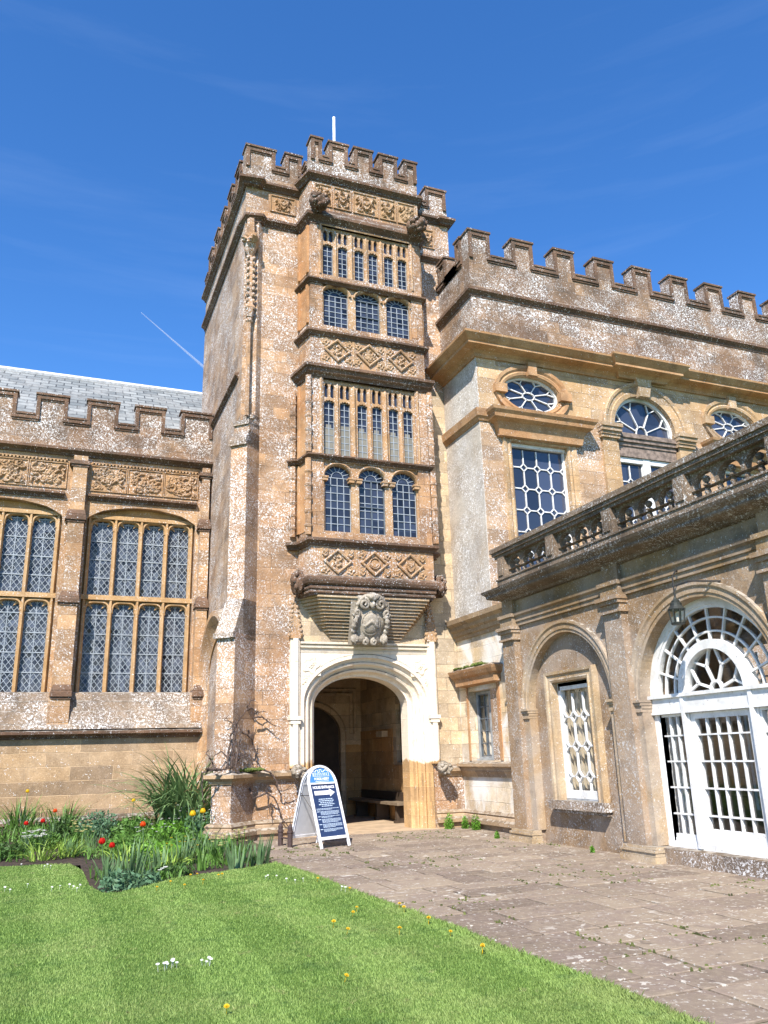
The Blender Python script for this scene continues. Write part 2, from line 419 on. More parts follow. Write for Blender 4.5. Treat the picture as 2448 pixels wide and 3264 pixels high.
# carved relief as height fields
def relief(W, Hh, seed, kind, step=.014, amp=.06):
    r = np.random.default_rng(seed)
    ni = max(8, int(W/step)); nj = max(8, int(Hh/step))
    X, Y = np.meshgrid(np.linspace(0, W, ni), np.linspace(0, Hh, nj)); Z = np.zeros_like(X)
    def tubep(pts, rad, hgt):
        nonlocal Z
        D = np.full_like(X, 9.)
        for i, (a, b) in enumerate(pts):
            D = np.minimum(D, np.hypot(X-a, Y-b)-rad*.35*math.sin(i*.7))
        Z = np.maximum(Z, hgt*np.sqrt(np.clip(1-(D/rad)**2, 0, 1)))
    def scroll(cx, cy, s, a0, turn, rad, hgt):
        pts = []
        for i in range(26):
            t = i/25; a = a0+turn*t*5.2; q = s*(1-.85*t)
            pts.append((cx+q*math.cos(a), cy+q*math.sin(a)))
        tubep(pts, rad, hgt)
    def boss(cx, cy, s, pet, hgt):
        nonlocal Z
        d = np.hypot(X-cx, Y-cy)/s; a = np.arctan2(Y-cy, X-cx)
        q = d/(1+.18*np.cos(pet*a))
        Z = np.maximum(Z, hgt*np.clip(1-q**4, 0, 1)*(.65+.35*np.cos(q*7)))
    def shield(cx, cy, s, hgt):
        nonlocal Z
        x = (X-cx)/s; y = (Y-cy)/s
        wdt = np.where(y > 0, .8, .8*np.sqrt(np.clip(1-(y/1.15)**2, 0, 1)))
        ins = np.clip((wdt-np.abs(x))/.16, 0, 1)*np.clip((1.0-y)/.16, 0, 1)*np.clip((y+1.2)/.16, 0, 1)
        rim = np.where((ins > .1) & (ins < .98), 1.0, .8)
        Z = np.maximum(Z, hgt*np.clip(ins*3, 0, 1)*rim)
        Z = np.where((ins > .9) & (np.abs(y-.9*np.abs(x)+.25) < .17), hgt*1.15, Z)
    m = min(W, Hh)
    if kind == 'foliage':
        n = max(5, int(W*Hh/(.055*m*m)/1.2))
        for i in range(n):
            scroll(r.uniform(.08, .92)*W, r.uniform(.12, .88)*Hh, m*r.uniform(.13, .24), r.uniform(0, 6.3), r.choice([-1, 1]), m*r.uniform(.028, .05), amp*r.uniform(.6, 1))
        for i in range(n):
            boss(r.uniform(.06, .94)*W, r.uniform(.08, .92)*Hh, m*r.uniform(.06, .14), int(r.integers(4, 7)), amp*r.uniform(.6, 1.1))
        for i in range(max(1, round(W/Hh*.8))):
            boss((i+.5)*W/max(1, round(W/Hh*.8)), Hh*.5, m*.2, 6, amp*1.2)
    if kind == 'arms':
        shield(W/2, Hh*.45, m*.25, amp*1.2)
        boss(W/2, Hh*.82, m*.14, 5, amp*1.2)
        for sx in (-1, 1):
            tubep([(W/2+sx*m*(.30+.06*math.sin(i*.5)), Hh*(.08+.78*i/16)) for i in range(17)], m*.055, amp)
            scroll(W/2+sx*m*.37, Hh*.75, m*.12, 0, sx, m*.04, amp*.9)
            scroll(W/2+sx*m*.2, Hh*.13, m*.12, 2, -sx, m*.04, amp*.8)
            tubep([(W/2+sx*m*(.26+.2*i/8), Hh*(.55-.1*i/8)) for i in range(9)], m*.04, amp*.8)
    if kind == 'letter':
        tubep([(W/2+m*.20*math.sin(i*.42)*(1 if i < 8 else -1)*(-1 if i > 15 else 1), Hh*(.2+.6*i/15)) for i in range(16)], m*.06, amp)
        boss(W/2, Hh*.5, m*.12, 5, amp*.8)
        for q in range(4): scroll(W*(.5+.28*math.cos(q*1.57+.78)), Hh*(.5+.28*math.sin(q*1.57+.78)), m*.11, q, 1, m*.035, amp*.8)
    if kind == 'boss':
        boss(W/2, Hh/2, m*.42, 5, amp)
        boss(W/2, Hh/2, m*.16, 8, amp*1.3)
    if kind == 'shield': shield(W/2, Hh*.52, m*.38, amp)
    if kind == 'roundel':
        d = np.hypot(X-W/2, Y-Hh/2)/m
        Z = np.maximum(Z, amp*np.clip(1-((d-.33)/.05)**2, 0, 1)); Z = np.maximum(Z, amp*.5*np.clip((.28-d)/.05, 0, 1))
    Z = Z+.10*amp*(r.random(Z.shape)-.5)
    Z[0, :] = 0; Z[-1, :] = 0; Z[:, 0] = 0; Z[:, -1] = 0
    return Z

def parapet(fr, u0, u1, vb, vg, vm, merl, th, mat, parent, name='parapet', drop=.003):
    m = MB(); m.box(fr, u0, u1, vb, vg-.004, 0, th); m.mat2 = S['mould']; k0 = len(m.f)
    edges = [u0]+[e for a, b in merl for e in (a, b)]+[u1]
    gaps = [(edges[i], edges[i+1]) for i in range(0, len(edges), 2) if edges[i+1]-edges[i] > .06]
    for a, b in gaps:
        a2 = a-(.10 if a > u0+.01 else 0); b2 = b+(.10 if b < u1-.01 else 0)
        m.box(fr, a+.003, b-.003, vg-.001, vg+.05, -.078, th+.03)
        m.box(fr, a2, b2, vg-.10, vg-.002, -.056, .01)
        m.box(fr, a2+.02, b2-.02, vg-.15, vg-.102, -.028, .012)
    m.m2 = [(k0, len(m.f))]; p = m.build(name, mat, parent)
    for a, b in merl:
        dv = random.uniform(-.012, .012); vm_ = vm; vm = vm+dv
        q = MB(); q.box(fr, a, b, vg-.002, vm-.055, .004, th); q.mat2 = S['mould']; k0 = len(q.f)
        q.box(fr, a-.03, b+.03, vm-.055, vm, -.075, th+.03)
        q.box(fr, a+.004, a+.095, vg-.11, vm-.057, -.05, .006); q.box(fr, b-.095, b-.004, vg-.11, vm-.057, -.05, .006)
        q.box(fr, a+.095, b-.095, vm-.16, vm-.057, -.046, .006); q.box(fr, a+.095, b-.095, vm-.20, vm-.16, -.02, .006)
        q.m2 = [(k0, len(q.f))]; q.build('merlon', mat, p); vm = vm_
    return p

def clip(p, q, r):
    (x0, y0), (x1, y1) = p, q; t0, t1 = 0., 1.; dx, dy = x1-x0, y1-y0
    for pp, qq in ((-dx, x0-r[0]), (dx, r[1]-x0), (-dy, y0-r[2]), (dy, r[3]-y0)):
        if abs(pp) < 1e-12:
            if qq < 0: return None
        else:
            t = qq/pp
            if pp < 0: t0 = max(t0, t)
            else: t1 = min(t1, t)
    if t0 >= t1: return None
    return (x0+t0*dx, y0+t0*dy), (x0+t1*dx, y0+t1*dy)
def diamonds(m, fr, r, a, b, wd, w0, w1):
    n = int((r[1]-r[0])/a+(r[3]-r[2])/b)+3; cx = (r[0]+r[1])/2
    for s in (1, -1):
        for i in range(-n, n+1):
            c = clip((cx+i*a-s*a*n, r[2]-b*n), (cx+i*a+s*a*n, r[2]+b*n), r)
            if c: m.bar(fr, c[0], c[1], wd, w0+(.0015 if s > 0 else 0), w1)
def gridbars(m, fr, r, nu, nv, wd, w0, w1):
    for i in range(nu+1):
        u = r[0]+(r[1]-r[0])*i/nu; m.bar(fr, (u, r[2]), (u, r[3]), wd, w0, w1)
    for j in range(nv+1):
        v = r[2]+(r[3]-r[2])*j/nv; m.bar(fr, (r[0], v), (r[1], v), wd, w0+.002, w1)
def octagons(m, fr, r, nu, b, top, d, wd, w0, w1):
    a = (r[1]-r[0])/nu; rows = []; v = top
    while v > r[2]: rows.append(v); v -= b
    def seg(p, q):
        c = clip(p, q, r)
        if c: m.bar(fr, c[0], c[1], wd, w0, w1)
    for i in range(nu+1):
        u = r[0]+i*a
        prev = r[3]+9
        for v in rows:
            pts = [(u, v+d), (u+d, v), (u, v-d), (u-d, v)]
            for k in range(4): seg(pts[k], pts[(k+1) % 4])
            seg((u+d, v), (u+a-d, v))
        for v in [top+b]+rows: seg((u, v-d), (u, v-b+d))

# ================================================================== GROUND
def lawn_mat():
    k = NT('lawn_turf'); p = k.pos.outputs['Position']
    w_ = k.n('ShaderNodeTexWave', wave_type='BANDS', bands_direction='X'); w_.inputs['Scale'].default_value = .42; w_.inputs['Distortion'].default_value = 1.2; w_.inputs['Detail'].default_value = 1
    k.l(p, w_.inputs['Vector'])
    f = k.math('ADD', k.math('MULTIPLY', w_.outputs['Fac'], .10), k.math('MULTIPLY', k.noise(.9, 4), .9))
    c = k.mix(k.ramp(f, .35, .85), (.08, .15, .03), (.16, .25, .06))
    c = k.mix(k.ramp(k.noise(30, 4), .35, .7, 0, .5), c, (.045, .10, .015))
    k.l(c, k.b.inputs['Base Color']); k.b.inputs['Roughness'].default_value = .8; k.b.inputs['Specular IOR Level'].default_value = .15
    return k.m
LAWN = lawn_mat()
SOIL = simple('dark_soil', (.040, .026, .018), .95, bumpy=1, var=.45, scale=14)
FG = Fr((0, 0, 0), (1, 0, 0), (0, 1, 0))
def sheet(name, x0, x1, y0, y1, z, mat, n=1, fn=None):
    m = MB(); xs = np.linspace(x0, x1, n+1); ys = np.linspace(y0, y1, n+1)
    v = [(x, y, z+(fn(x, y) if fn else 0)) for y in ys for x in xs]
    f = [(j*(n+1)+i, j*(n+1)+i+1, (j+1)*(n+1)+i+1, (j+1)*(n+1)+i) for j in range(n) for i in range(n)]
    return tag(m.add(v, f).build(name, mat), kind='structure')
sheet('ground', -2500, 2500, -2500, 2500, -.06, simple('far_meadow', (.06, .12, .03), .95, var=.3, scale=.02))
BED = [(-8, 15.72), (-.56, 15.72), (.25, 15.62), (.5, 15.5), (.66, 14.4), (.68, 12.6), (.8, 11.85), (1.0, 11.78), (1.32, 12.1), (1.8, 12.7), (2.4, 12.95), (3.0, 13.25), (3.5, 13.6)]
lm = MB()
lawn_edge = [(3.80, -6), (3.76, 3), (3.75, 4.7), (3.77, 5.4), (3.74, 6.1), (3.70, 6.7), (3.73, 7.5), (3.70, 8.4), (3.66, 9.3), (3.60, 10.7), (3.60, 12.0), (3.5, 13.5)]
lm.plate(Fr((0, 0, .012), (1, 0, 0), (0, 0, -1)), [], [], 0, .1) if False else None
poly = [(-30, -6)]+lawn_edge+[p for p in reversed(BED)]+[(-30, 15.72)]
tr = tessellate_polygon([[Vector((a, b, 0)) for a, b in poly]])
lm.add([(a, b, .012) for a, b in poly], tr)
tag(lm.build('lawn', LAWN), kind='structure')
def bedz(x, y): return min(.30, max(0, (y-14.8)*.05))+.015*math.sin(3*x+2*y)
bm_ = MB(); nx, ny = 60, 46
xs = np.linspace(-9, 3.95, nx); ys = np.linspace(11.6, 21.2, ny)
bm_.add([(x, y, bedz(x, y)-.035+.015*random.random()) for y in ys for x in xs],
        [(j*nx+i, j*nx+i+1, (j+1)*nx+i+1, (j+1)*nx+i) for j in range(ny-1) for i in range(nx-1)
         if not (ys[j] < 13.4 and xs[i] > 2.9) and not (ys[j] < 15.2 and xs[i] < .45) and not (ys[j] > 15.5 and xs[i] > 3.7) and not (ys[j] < 12.3 and xs[i] > 1.9)])
tag(bm_.build('flower_bed_soil', SOIL), kind='structure')

# paving: irregular stone flags, each slab slightly out of level, on a mossy bed
def flag_mat():
    k = NT('paving_flags'); at = k.n('ShaderNodeAttribute', attribute_name='tint')
    c = k.mix(at.outputs['Fac'], (.15, .115, .085), (.29, .23, .165))
    c = k.mix(k.ramp(k.noise(2.2, 6, .65), .35, .7, 0, .65), c, (.20, .15, .125))
    c = k.mix(k.ramp(k.noise(14, 5, .7), .45, .75, 0, .5), c, (.37, .305, .22))
    li = k.math('MULTIPLY', k.ramp(k.noise(7.5, 5, .6, dist=.5), .585, .62), k.ramp(k.noise(.8, 3), .42, .62))
    c = k.mix(k.math('MULTIPLY', li, .85), c, (.50, .46, .39))
    sp2 = k.ramp(k.noise(24, 3, .5), .645, .675); c = k.mix(k.math('MULTIPLY', sp2, .7), c, (.55, .53, .48))
    dk = k.ramp(k.noise(4.2, 6, .7, dist=1), .56, .70, 0, .55); c = k.mix(dk, c, (.085, .065, .052))
    k.l(c, k.b.inputs['Base Color']); k.b.inputs['Roughness'].default_value = .85; k.b.inputs['Specular IOR Level'].default_value = .25
    k.l(k.bump(k.math('ADD', k.noise(9, 7, .7), k.math('MULTIPLY', li, .1)), .5, .02), k.b.inputs['Normal']); return k.m
FLAG = flag_mat()
JOINT = simple('mossy_joint_earth', (.07, .062, .03), .95, bumpy=.8, var=.6, scale=9)
sheet('path_bed', 3.2, 10.2, -6, 17.6, -.003, JOINT)
pm = MB(); tint = []
y = -3.0
def edge_x(y): 
    for i in range(len(lawn_edge)-1):
        if lawn_edge[i][1] <= y <= lawn_edge[i+1][1]:
            t = (y-lawn_edge[i][1])/(lawn_edge[i+1][1]-lawn_edge[i][1]); return lawn_edge[i][0]*(1-t)+lawn_edge[i+1][0]*t
    return 3.5
while y < 17.3:
    hrow = random.choice([.34, .42, .5, .58, .68]); x = edge_x(y+hrow/2)-.05+random.uniform(0, .05)
    if y > 13.6: x = 3.55 if y < 15.3 else 3.95
    while x < 9.2:
        L = random.uniform(.35, 1.0); g = .017
        a, b, c, d = x+g, min(x+L-g, 9.3), y+g, y+hrow-g
        t1, t2, z0 = random.uniform(-.008, .008), random.uniform(-.008, .008), random.uniform(.004, .012)
        jit = lambda: random.uniform(-.008, .008)
        nb = 7; ring = []
        cs = [(a, c), (b, c), (b, d), (a, d)]
        for i in range(4):
            p, q = cs[i], cs[(i+1) % 4]
            for s in range(nb):
                s_ = s/nb; ring.append((p[0]+(q[0]-p[0])*s_+jit()*.8, p[1]+(q[1]-p[1])*s_+jit()*.8))
        cx, cy = (a+b)/2, (c+d)/2; n = len(ring)
        top = [(px, py, z0+t1*(px-cx)+t2*(py-cy)) for px, py in ring]
        inn = [(cx+(px-cx)*(1-.02/max(.2, L)), cy+(py-cy)*(1-.02/hrow), z0+.006+t1*(px-cx)+t2*(py-cy)) for px, py in ring]
        low = [(px, py, -.05) for px, py in ring]
        k0 = len(pm.f)
        pm.add(low+top+inn, [(i, (i+1) % n, n+(i+1) % n, n+i) for i in range(n)]+[(n+i, n+(i+1) % n, 2*n+(i+1) % n, 2*n+i) for i in range(n)]+[tuple(2*n+i for i in range(n))])
        tint += [random.random()]*(len(pm.f)-k0)
        x += L
    y += hrow
mj = MB(); rj = np.random.default_rng(5)
for vi in rj.choice(len(pm.v), 5200):
    x_, y_, z_ = pm.v[vi]
    if z_ < -.01 or math.sin(x_*1.7+y_*.9)+math.sin(y_*2.1-x_) < .35: continue
    for q in range(2):
        a_ = rj.uniform(0, 6.28); l_ = rj.uniform(.006, .022); px_, py_ = x_+rj.normal()*.02, y_+rj.normal()*.02; c_, s_ = math.cos(a_)*.02, math.sin(a_)*.02
        mj.add([(px_-c_, py_-s_, .0), (px_+c_, py_+s_, .0), (px_+c_*.5, py_+s_*.5, .01+l_), (px_-c_*.5, py_-s_*.5, .01+l_)], [(0,1,2,3)])
tag(mj.build('joint_moss', simple('joint_moss_green', (.10, .115, .03), .95, var=.5, scale=6), None, recalc=False, uv=False), 'moss growing in the joints of the paving', 'moss', kind='stuff')
po = pm.build('paving', FLAG, recalc=False)
at = po.data.attributes.new('tint', 'FLOAT', 'FACE'); at.data.foreach_set('value', tint)
tag(po, kind='structure')

# ================================================================== ENTRANCE TOWER
T = thing('entrance_tower', (6.4, 17.4, 0), 'tall square battlemented stone entrance tower with two storey oriel over an arched doorway', 'tower')
X0, X1, YB_, ZT = 3.55, 9.25, 23.3, 15.8
DC = 6.54
hole_door = arch(DC, 1.555, 2.72, 1.06, 0.0)
m = MB()
m.plate(FT, [(X0, 0), (X0, ZT), (X1, ZT), (X1, 0)], [[(p[0], max(p[1], .001)) for p in hole_door], rect(5.3, 7.75, 6.3, 10.1), rect(5.3, 7.75, 11.7, 14.3)], 0, .5, back=False)
m.box(Fr((0, YB_-.4, 0), (1, 0, 0), (0, 1, 0)), X0+.402, X1-.402, 0, ZT, 0, .4)
m.box(Fr((X1-.4, 0, 0), (0, -1, 0), (1, 0, 0)), -YB_, -17.902, 0, ZT, 0, .4)
m.box(FG, X0+.1, X1-.1, 15.5, 15.58, 17.6, YB_-.1)
m.build('wall', S['tower'], T)
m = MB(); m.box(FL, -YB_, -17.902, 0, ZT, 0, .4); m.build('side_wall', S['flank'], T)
# pale lower wall face right of the door
m = MB(); m.box(FT, 8.20, 8.845, 1.34, 10.6, -.012, .2); m.build('wall_facing', S['paleface'], T)
m = MB(); m.box(FT, 4.965, 8.035, 4.0, 5.3, -.010, .2); m.build('wall_facing', S['paleface'], T)
# diagonal corner buttress
BT = MB()
def diag(a, wd, z0, z1, a2=None, w2=None):
    a2 = a if a2 is None else a2; w2 = wd if w2 is None else w2
    pts = []
    for (aa, ww, z) in ((a, wd, z0), (a2, w2, z1)):
        c = (4.0-aa, 17.4-aa); l = (c[0]-ww, c[1]+ww)
        pts += [(4.06, 17.46, z), (c[0], c[1], z), (l[0], l[1], z), (l[0]+aa+.06, l[1]+aa+.06, z)]
    BT.add(pts, [(0,1,2,3), (4,7,6,5), (0,4,5,1), (1,5,6,2), (2,6,7,3), (3,7,4,0)])
diag(.57, .33, 0, 1.30); diag(.565, .31, 1.30, 4.13); diag(.36, .30, 4.13, 8.55)
diag(.30, .29, 8.55, 9.0); diag(.14, .27, 9.0, 14.5)
BT.build('buttress', S['tower'], T)
m = MB(); BT = m
for i in range(5):
    t0, t1 = i/5, (i+1)/5
    diag(.60-.22*t0, .33-.03*t0, 4.13+.75*t0, 4.13+.75*t1-.0, .60-.22*t1-.0, .33-.03*t1)
diag(.62, .35, 4.02, 4.13)
m.mark(); m.mark(); diag(.40, .32, 8.42, 8.55); diag(.40, .32, 8.55, 8.80, .30, .30)
diag(.33, .30, 8.95, 9.06); diag(.20, .28, 9.15, 9.25)
m.build('buttress_weathering', S['slope'], T)
m = MB(); BT = m
# slim shaft with crockets and a carved bracket below the top cornice
cx, cy = 3.66, 17.23
m.lathe((cx, cy, 0), [(.055, 9.2), (.055, 11.6), (.09, 11.65), (.06, 11.75)], 6)
m.lathe((cx, cy, 0), [(.09, 11.75), (.13, 12.0), (.07, 12.3), (.09, 13.2), (.06, 13.45), (.12, 13.55), (.19, 13.75), (.22, 13.95), (.13, 14.02), (.10, 14.5)], 6)
for i in range(9):
    for a in range(4):
        an = a*1.57+.78
        m.blob((cx+.10*math.cos(an), cy+.10*math.sin(an), 12.0+i*.17), (.045, .045, .06), i*4+a, 5)
m.blob((cx-.02, cy-.08, 13.85), (.2, .2, .16), 5, 8, .25)
m.build('corner_shaft', S['oriel'], T, smooth=False)
# strings, plinth
m = MB()
bpath = lambda a, wd: [(4.0-a-wd, 17.4-a+wd), (4.0-a, 17.4-a), (4.0, 17.4)]
m.cornice([(3.55, 20.5), (3.55, 17.7)]+bpath(.57, .33)+[(4.88, 17.4)], sp(1.12, 1.36, .14))
m.cornice([(8.22, 17.4), (8.86, 17.4)], sp(1.10, 1.34, .12))
m.cornice([(3.55, 20.5), (3.55, 17.7)]+bpath(.57, .33)+[(4.95, 17.4)], [(-.03, .0), (.10, .0), (.10, .12), (.15, .13), (.15, .2), (.10, .24), (.07, .3), (.09, .33), (.05, .38), (-.03, .40)])
m.cornice([(8.12, 17.4), (8.86, 17.4)], [(-.03, .0), (.05, .0), (.05, .12), (.13, .13), (.13, .2), (.09, .24), (.05, .3), (.07, .33), (.03, .38), (-.03, .40)])
m.build('plinth', S['halllow'], T)
m = MB()
m.cornice([(3.55, 23.2), (3.55, 17.75), (3.62, 17.33), (3.9, 17.28), (4.0, 17.4), (4.95, 17.4)], sp(14.5, 14.76, .13))
m.cornice([(8.1, 17.4), (9.25, 17.4), (9.25, 20)], sp(14.45, 14.69, .13))
m.cornice([(3.55, 23.2), (3.55, 17.75)], sp(10.38, 10.55, .09))
m.cornice([(3.55, 23.3), (3.55, 17.75), (3.50, 17.3), (3.85, 17.25), (3.95, 17.4), (5.0, 17.4)], sp(15.58, 15.82, .15))
m.cornice([(8.1, 17.4), (8.95, 17.4), (9.0, 17.32), (9.27, 17.32), (9.27, 19)], sp(15.74, 15.98, .14))
m.cornice([(4.9, 17.3), (5.06, 16.75), (8.02, 16.75), (8.15, 17.3)], sp(15.71, 15.98, .14))
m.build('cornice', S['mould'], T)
# battlements
parapet(FT, 3.52, 5.02, 15.803, 16.33, 16.88, [(3.52, 4.29), (4.55, 5.0)], .35, S['parap'], T)
parapet(FT, 8.1, 9.25, 15.803, 16.36, 16.92, [(8.1, 8.2), (8.59, 9.22)], .35, S['parap'], T)
parapet(FB, 5.05, 8.04, 15.703, 16.46, 17.04, [(5.06, 5.36), (5.54, 6.07), (6.24, 6.76), (6.94, 7.47), (7.66, 8.04)], .3, S['parap'], T)
parapet(Fr((5.06, 0, 0), (0, -1, 0), (1, 0, 0)), -17.4, -17.052, 15.703, 16.46, 17.0, [], .3, S['parap'], T)
side_m = [(-(17.76+.3+i*1.02+.62), -(17.76+.3+i*1.02)) for i in range(5)][::-1]
parapet(FL, -23.3, -17.752, 15.803, 16.33, 16.9, side_m, .3, S['parap'], T)
parapet(Fr((0, 23.0, 0), (1, 0, 0), (0, 1, 0)), 3.9, 9.2, 15.6, 16.1, 16.5, [(4.6, 5.2), (5.8, 6.4), (7, 7.6), (8.2, 8.8)], .3, S['parap'], T)
# carved friezes
m = MB(); k = 0
def panel(m, fr, u0, u1, v0, v1, seed, kind, amp=.06, w0=.0, frame=.04):
    m.mark(); m.sweep(fr, rect(u0, u1, v0, v1), [(0.0, .01), (0.0, -.035), (-frame*.6, -.035), (-frame, .012)], closed=True)
    m.grid(fr, u0+frame, u1-frame, v0+frame, v1-frame, relief(u1-u0-2*frame, v1-v0-2*frame, seed, kind, .016, amp), w0-.004)
panel(m, FT, 4.17, 4.84, 15.0, 15.5, 3, 'arms'); panel(m, FT, 8.42, 8.80, 14.92, 15.5, 4, 'arms')
for (a, b, kd) in ((5.15, 5.62, 'foliage'), (5.66, 6.14, 'arms'), (6.19, 6.88, 'arms'), (6.93, 7.39, 'arms'), (7.43, 7.95, 'foliage')):
    k += 1; panel(m, FB, a, b, 15.0, 15.64, 10+k, kd, .075)
m.build('carved_frieze', S['carve'], T, recalc=False)

# --- the oriel
def body(z0, z1, mat, name, holes):
    m = MB()
    m.plate(FB, rect(5.05, 8.03, z0, z1), holes, 0, .18, back=False)
    for xa, xb in ((5.05, 4.93), (8.03, 8.15)):
        s = 1 if xb < xa else -1
        m.add([(xa, 16.752, z0), (xb, 17.41, z0), (xb, 17.41, z1), (xa, 16.752, z1)], [(0,1,2,3)])
    m.add([(5.05, 16.75, z1), (8.03, 16.75, z1), (8.15, 17.41, z1), (4.93, 17.41, z1)], [(0,1,2,3)])
    return m.build(name, mat, T)
OR = body(5.3, 15.7, S['oriel'], 'oriel', [rect(5.36, 7.73, 13.03, 14.42), rect(5.36, 7.73, 11.62, 12.86), rect(5.36, 7.73, 8.28, 10.20), rect(5.36, 7.73, 6.44, 8.12)])
m = MB()
opath = lambda q: [(4.93, 17.42), (5.05-q, 16.75-q), (8.03+q, 16.75-q), (8.15, 17.42)]
ZIG = lambda: [(4.7, 17.4), (4.82, 17.3), (4.95, 17.28), (5.05, 16.75), (8.03, 16.75), (8.13, 17.28), (8.3, 17.3), (8.4, 17.4)]
m.cornice(opath(0), [(-.02, 14.42), (.02, 14.42), (.03, 14.50), (.09, 14.56), (.15, 14.6), (.15, 14.68), (.05, 14.80), (.0, 14.9), (-.02, 14.92)])
m.cornice(opath(0), sp(12.74, 12.88, .11)); m.cornice(opath(0), sp(11.29, 11.48, .12))
m.cornice(opath(0), [(-.02, 10.20), (.03, 10.20), (.05, 10.26), (.12, 10.30), (.14, 10.38), (.20, 10.40), (.20, 10.47), (.06, 10.52), (-.02, 10.60)])
m.cornice(ZIG(), sp(8.14, 8.28, .11)); m.cornice(ZIG(), sp(6.09, 6.30, .13))
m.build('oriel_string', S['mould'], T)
# carved beasts at the frieze ledge and at the corbel corners
for i, (c, r_) in enumerate([((5.2, 16.5, 14.85), (.22, .26, .2)), ((5.08, 16.52, 15.02), (.1, .12, .12)), ((7.86, 16.5, 14.80), (.24, .26, .22)), ((8.05, 16.55, 14.98), (.12, .14, .1)),
                             ((4.86, 17.1, 5.32), (.15, .2, .24)), ((8.30, 17.08, 5.38), (.15, .2, .24)), ((4.86, 17.05, 1.30), (.15, .2, .13)), ((8.2, 17.05, 1.27), (.15, .2, .13))]):
    m = MB(); m.blob(c, r_, i+3, 12, .22)
    for j in range(7):
        a = j*.9+i; m.blob((c[0]+r_[0]*.75*math.cos(a), c[1]-r_[1]*.55, c[2]+r_[2]*.75*math.sin(a)), (r_[0]*.3, r_[1]*.35, r_[2]*.3), j+i, 6, .2)
    m.build('carved_gargoyle', S['mould'] if i < 6 else S['crest'], T, smooth=True)
# lozenge panels
m = MB(); k = 30
for (z0, z1, cen, mid) in ((10.66, 11.26, (5.72, 6.54, 7.38), 10.965), (5.46, 6.04, (5.67, 6.55, 7.43), 5.75)):
    for i, c in enumerate(cen):
        hh = (z1-z0)/2+.005; hw = .345; m.mark()
        loz = [(c-hw, mid), (c, mid+hh), (c+hw, mid), (c, mid-hh)]
        m.sweep(FB, loz, [(0.0, .01), (0.0, -.05), (-.025, -.065), (-.05, -.05), (-.055, .01)], closed=True)
        kd = ('letter', 'foliage', 'letter') if z0 > 8 else ('letter', 'roundel', 'shield')
        k += 1; s = .18
        m.grid(FB, c-s, c+s, mid-s, mid+s, relief(2*s, 2*s, k, kd[i], .012, .05), -.003)
        for sx in (-1, 1):
            for sz in (-1, 1):
                k += 1; q = (c+sx*.30, mid+sz*(hh-.10)); s2 = .12
                m.grid(FB, q[0]-s2, q[0]+s2, q[1]-s2, q[1]+s2, relief(2*s2, 2*s2, k, 'boss' if (k % 2 or z0 > 8) else 'shield', .014, .05), -.003)
    for u in ((cen[0]+cen[1])/2, (cen[1]+cen[2])/2): m.mark(); m.box(FB, u-.025, u+.025, z0, z1, -.03, .01)
m.build('carved_panel', S['carve'], T, recalc=False)
m = MB()
for z0, z1 in ((6.46, 8.1), (8.3, 10.15), (11.66, 12.7), (13.05, 14.4)):
    for xa, xb, sg in ((5.05, 4.93, -1), (8.03, 8.15, 1)):
        m.mark()
        for t0, t1, q in ((.12, .24, .05), (.80, .92, .05), (.24, .80, .012)):
            P0 = [(xa+(xb-xa)*t, 16.75+.65*t) for t in (t0, t1)]
            c = [(a, b, z) for z in (z0, z1) for a, b in P0]+[(a+sg*q, b, z) for z in (z0, z1) for a, b in P0]
            m.add(c, [(4,5,7,6), (0,4,6,2), (1,5,7,3), (0,1,5,4), (2,3,7,6)])
m.build('side_window', S['gold'], OR)
# shafts up the oriel's corners
m = MB()
for x, z0, z1 in ((4.99, 6.32, 8.12), (5.0, 8.28, 10.2), (8.12, 6.32, 8.12), (8.11, 8.28, 10.2), (4.80, 6.4, 8.1), (4.80, 8.3, 10.0)):
    y_ = 16.74 if x > 4.9 else 17.36; m.mark()
    m.lathe((x, y_, 0), [(.075, z0), (.075, z1)], 6)
    for i in range(5):
        z = z0+.18+(z1-z0-.2)*i/5; m.lathe((x, y_, 0), [(.07, z-.03), (.09, z), (.10, z+.04), (.07, z+.06)], 6)
m.build('oriel_shaft', S['oriel'], T)

LIGHTS = [(5.40, 5.66), (5.79, 6.05), (6.23, 6.49), (6.61, 6.87), (7.04, 7.30), (7.42, 7.68)]
def lancets(a, b, z0, z1):     # two little pointed openings side by side
    out = []; wd = (b-a-.05)/2
    for i in range(2):
        u0 = a+i*(wd+.05); u1 = u0+wd; c = (u0+u1)/2
        out.append([(u0, z0+.03), (c, z0), (u1, z0+.03), (u1, z1-.09), (c+wd*.3, z1-.03), (c, z1), (c-wd*.3, z1-.03), (u0, z1-.09)])
    return out
def cusped(uc, h, v0, vs_, rise, n=30, cus=(.63, 1.26, 1.88, 2.51), dep=.24):
    pts = [(uc-h, v0)]
    for i in range(n+1):
        a = math.pi*(1-i/n); q = 1-dep*sum(math.exp(-((a-c)/.11)**2) for c in cus)
        pts.append((uc+h*math.cos(a)*q, vs_+rise*abs(math.sin(a))**.6*q))
    return pts+[(uc+h, v0)]
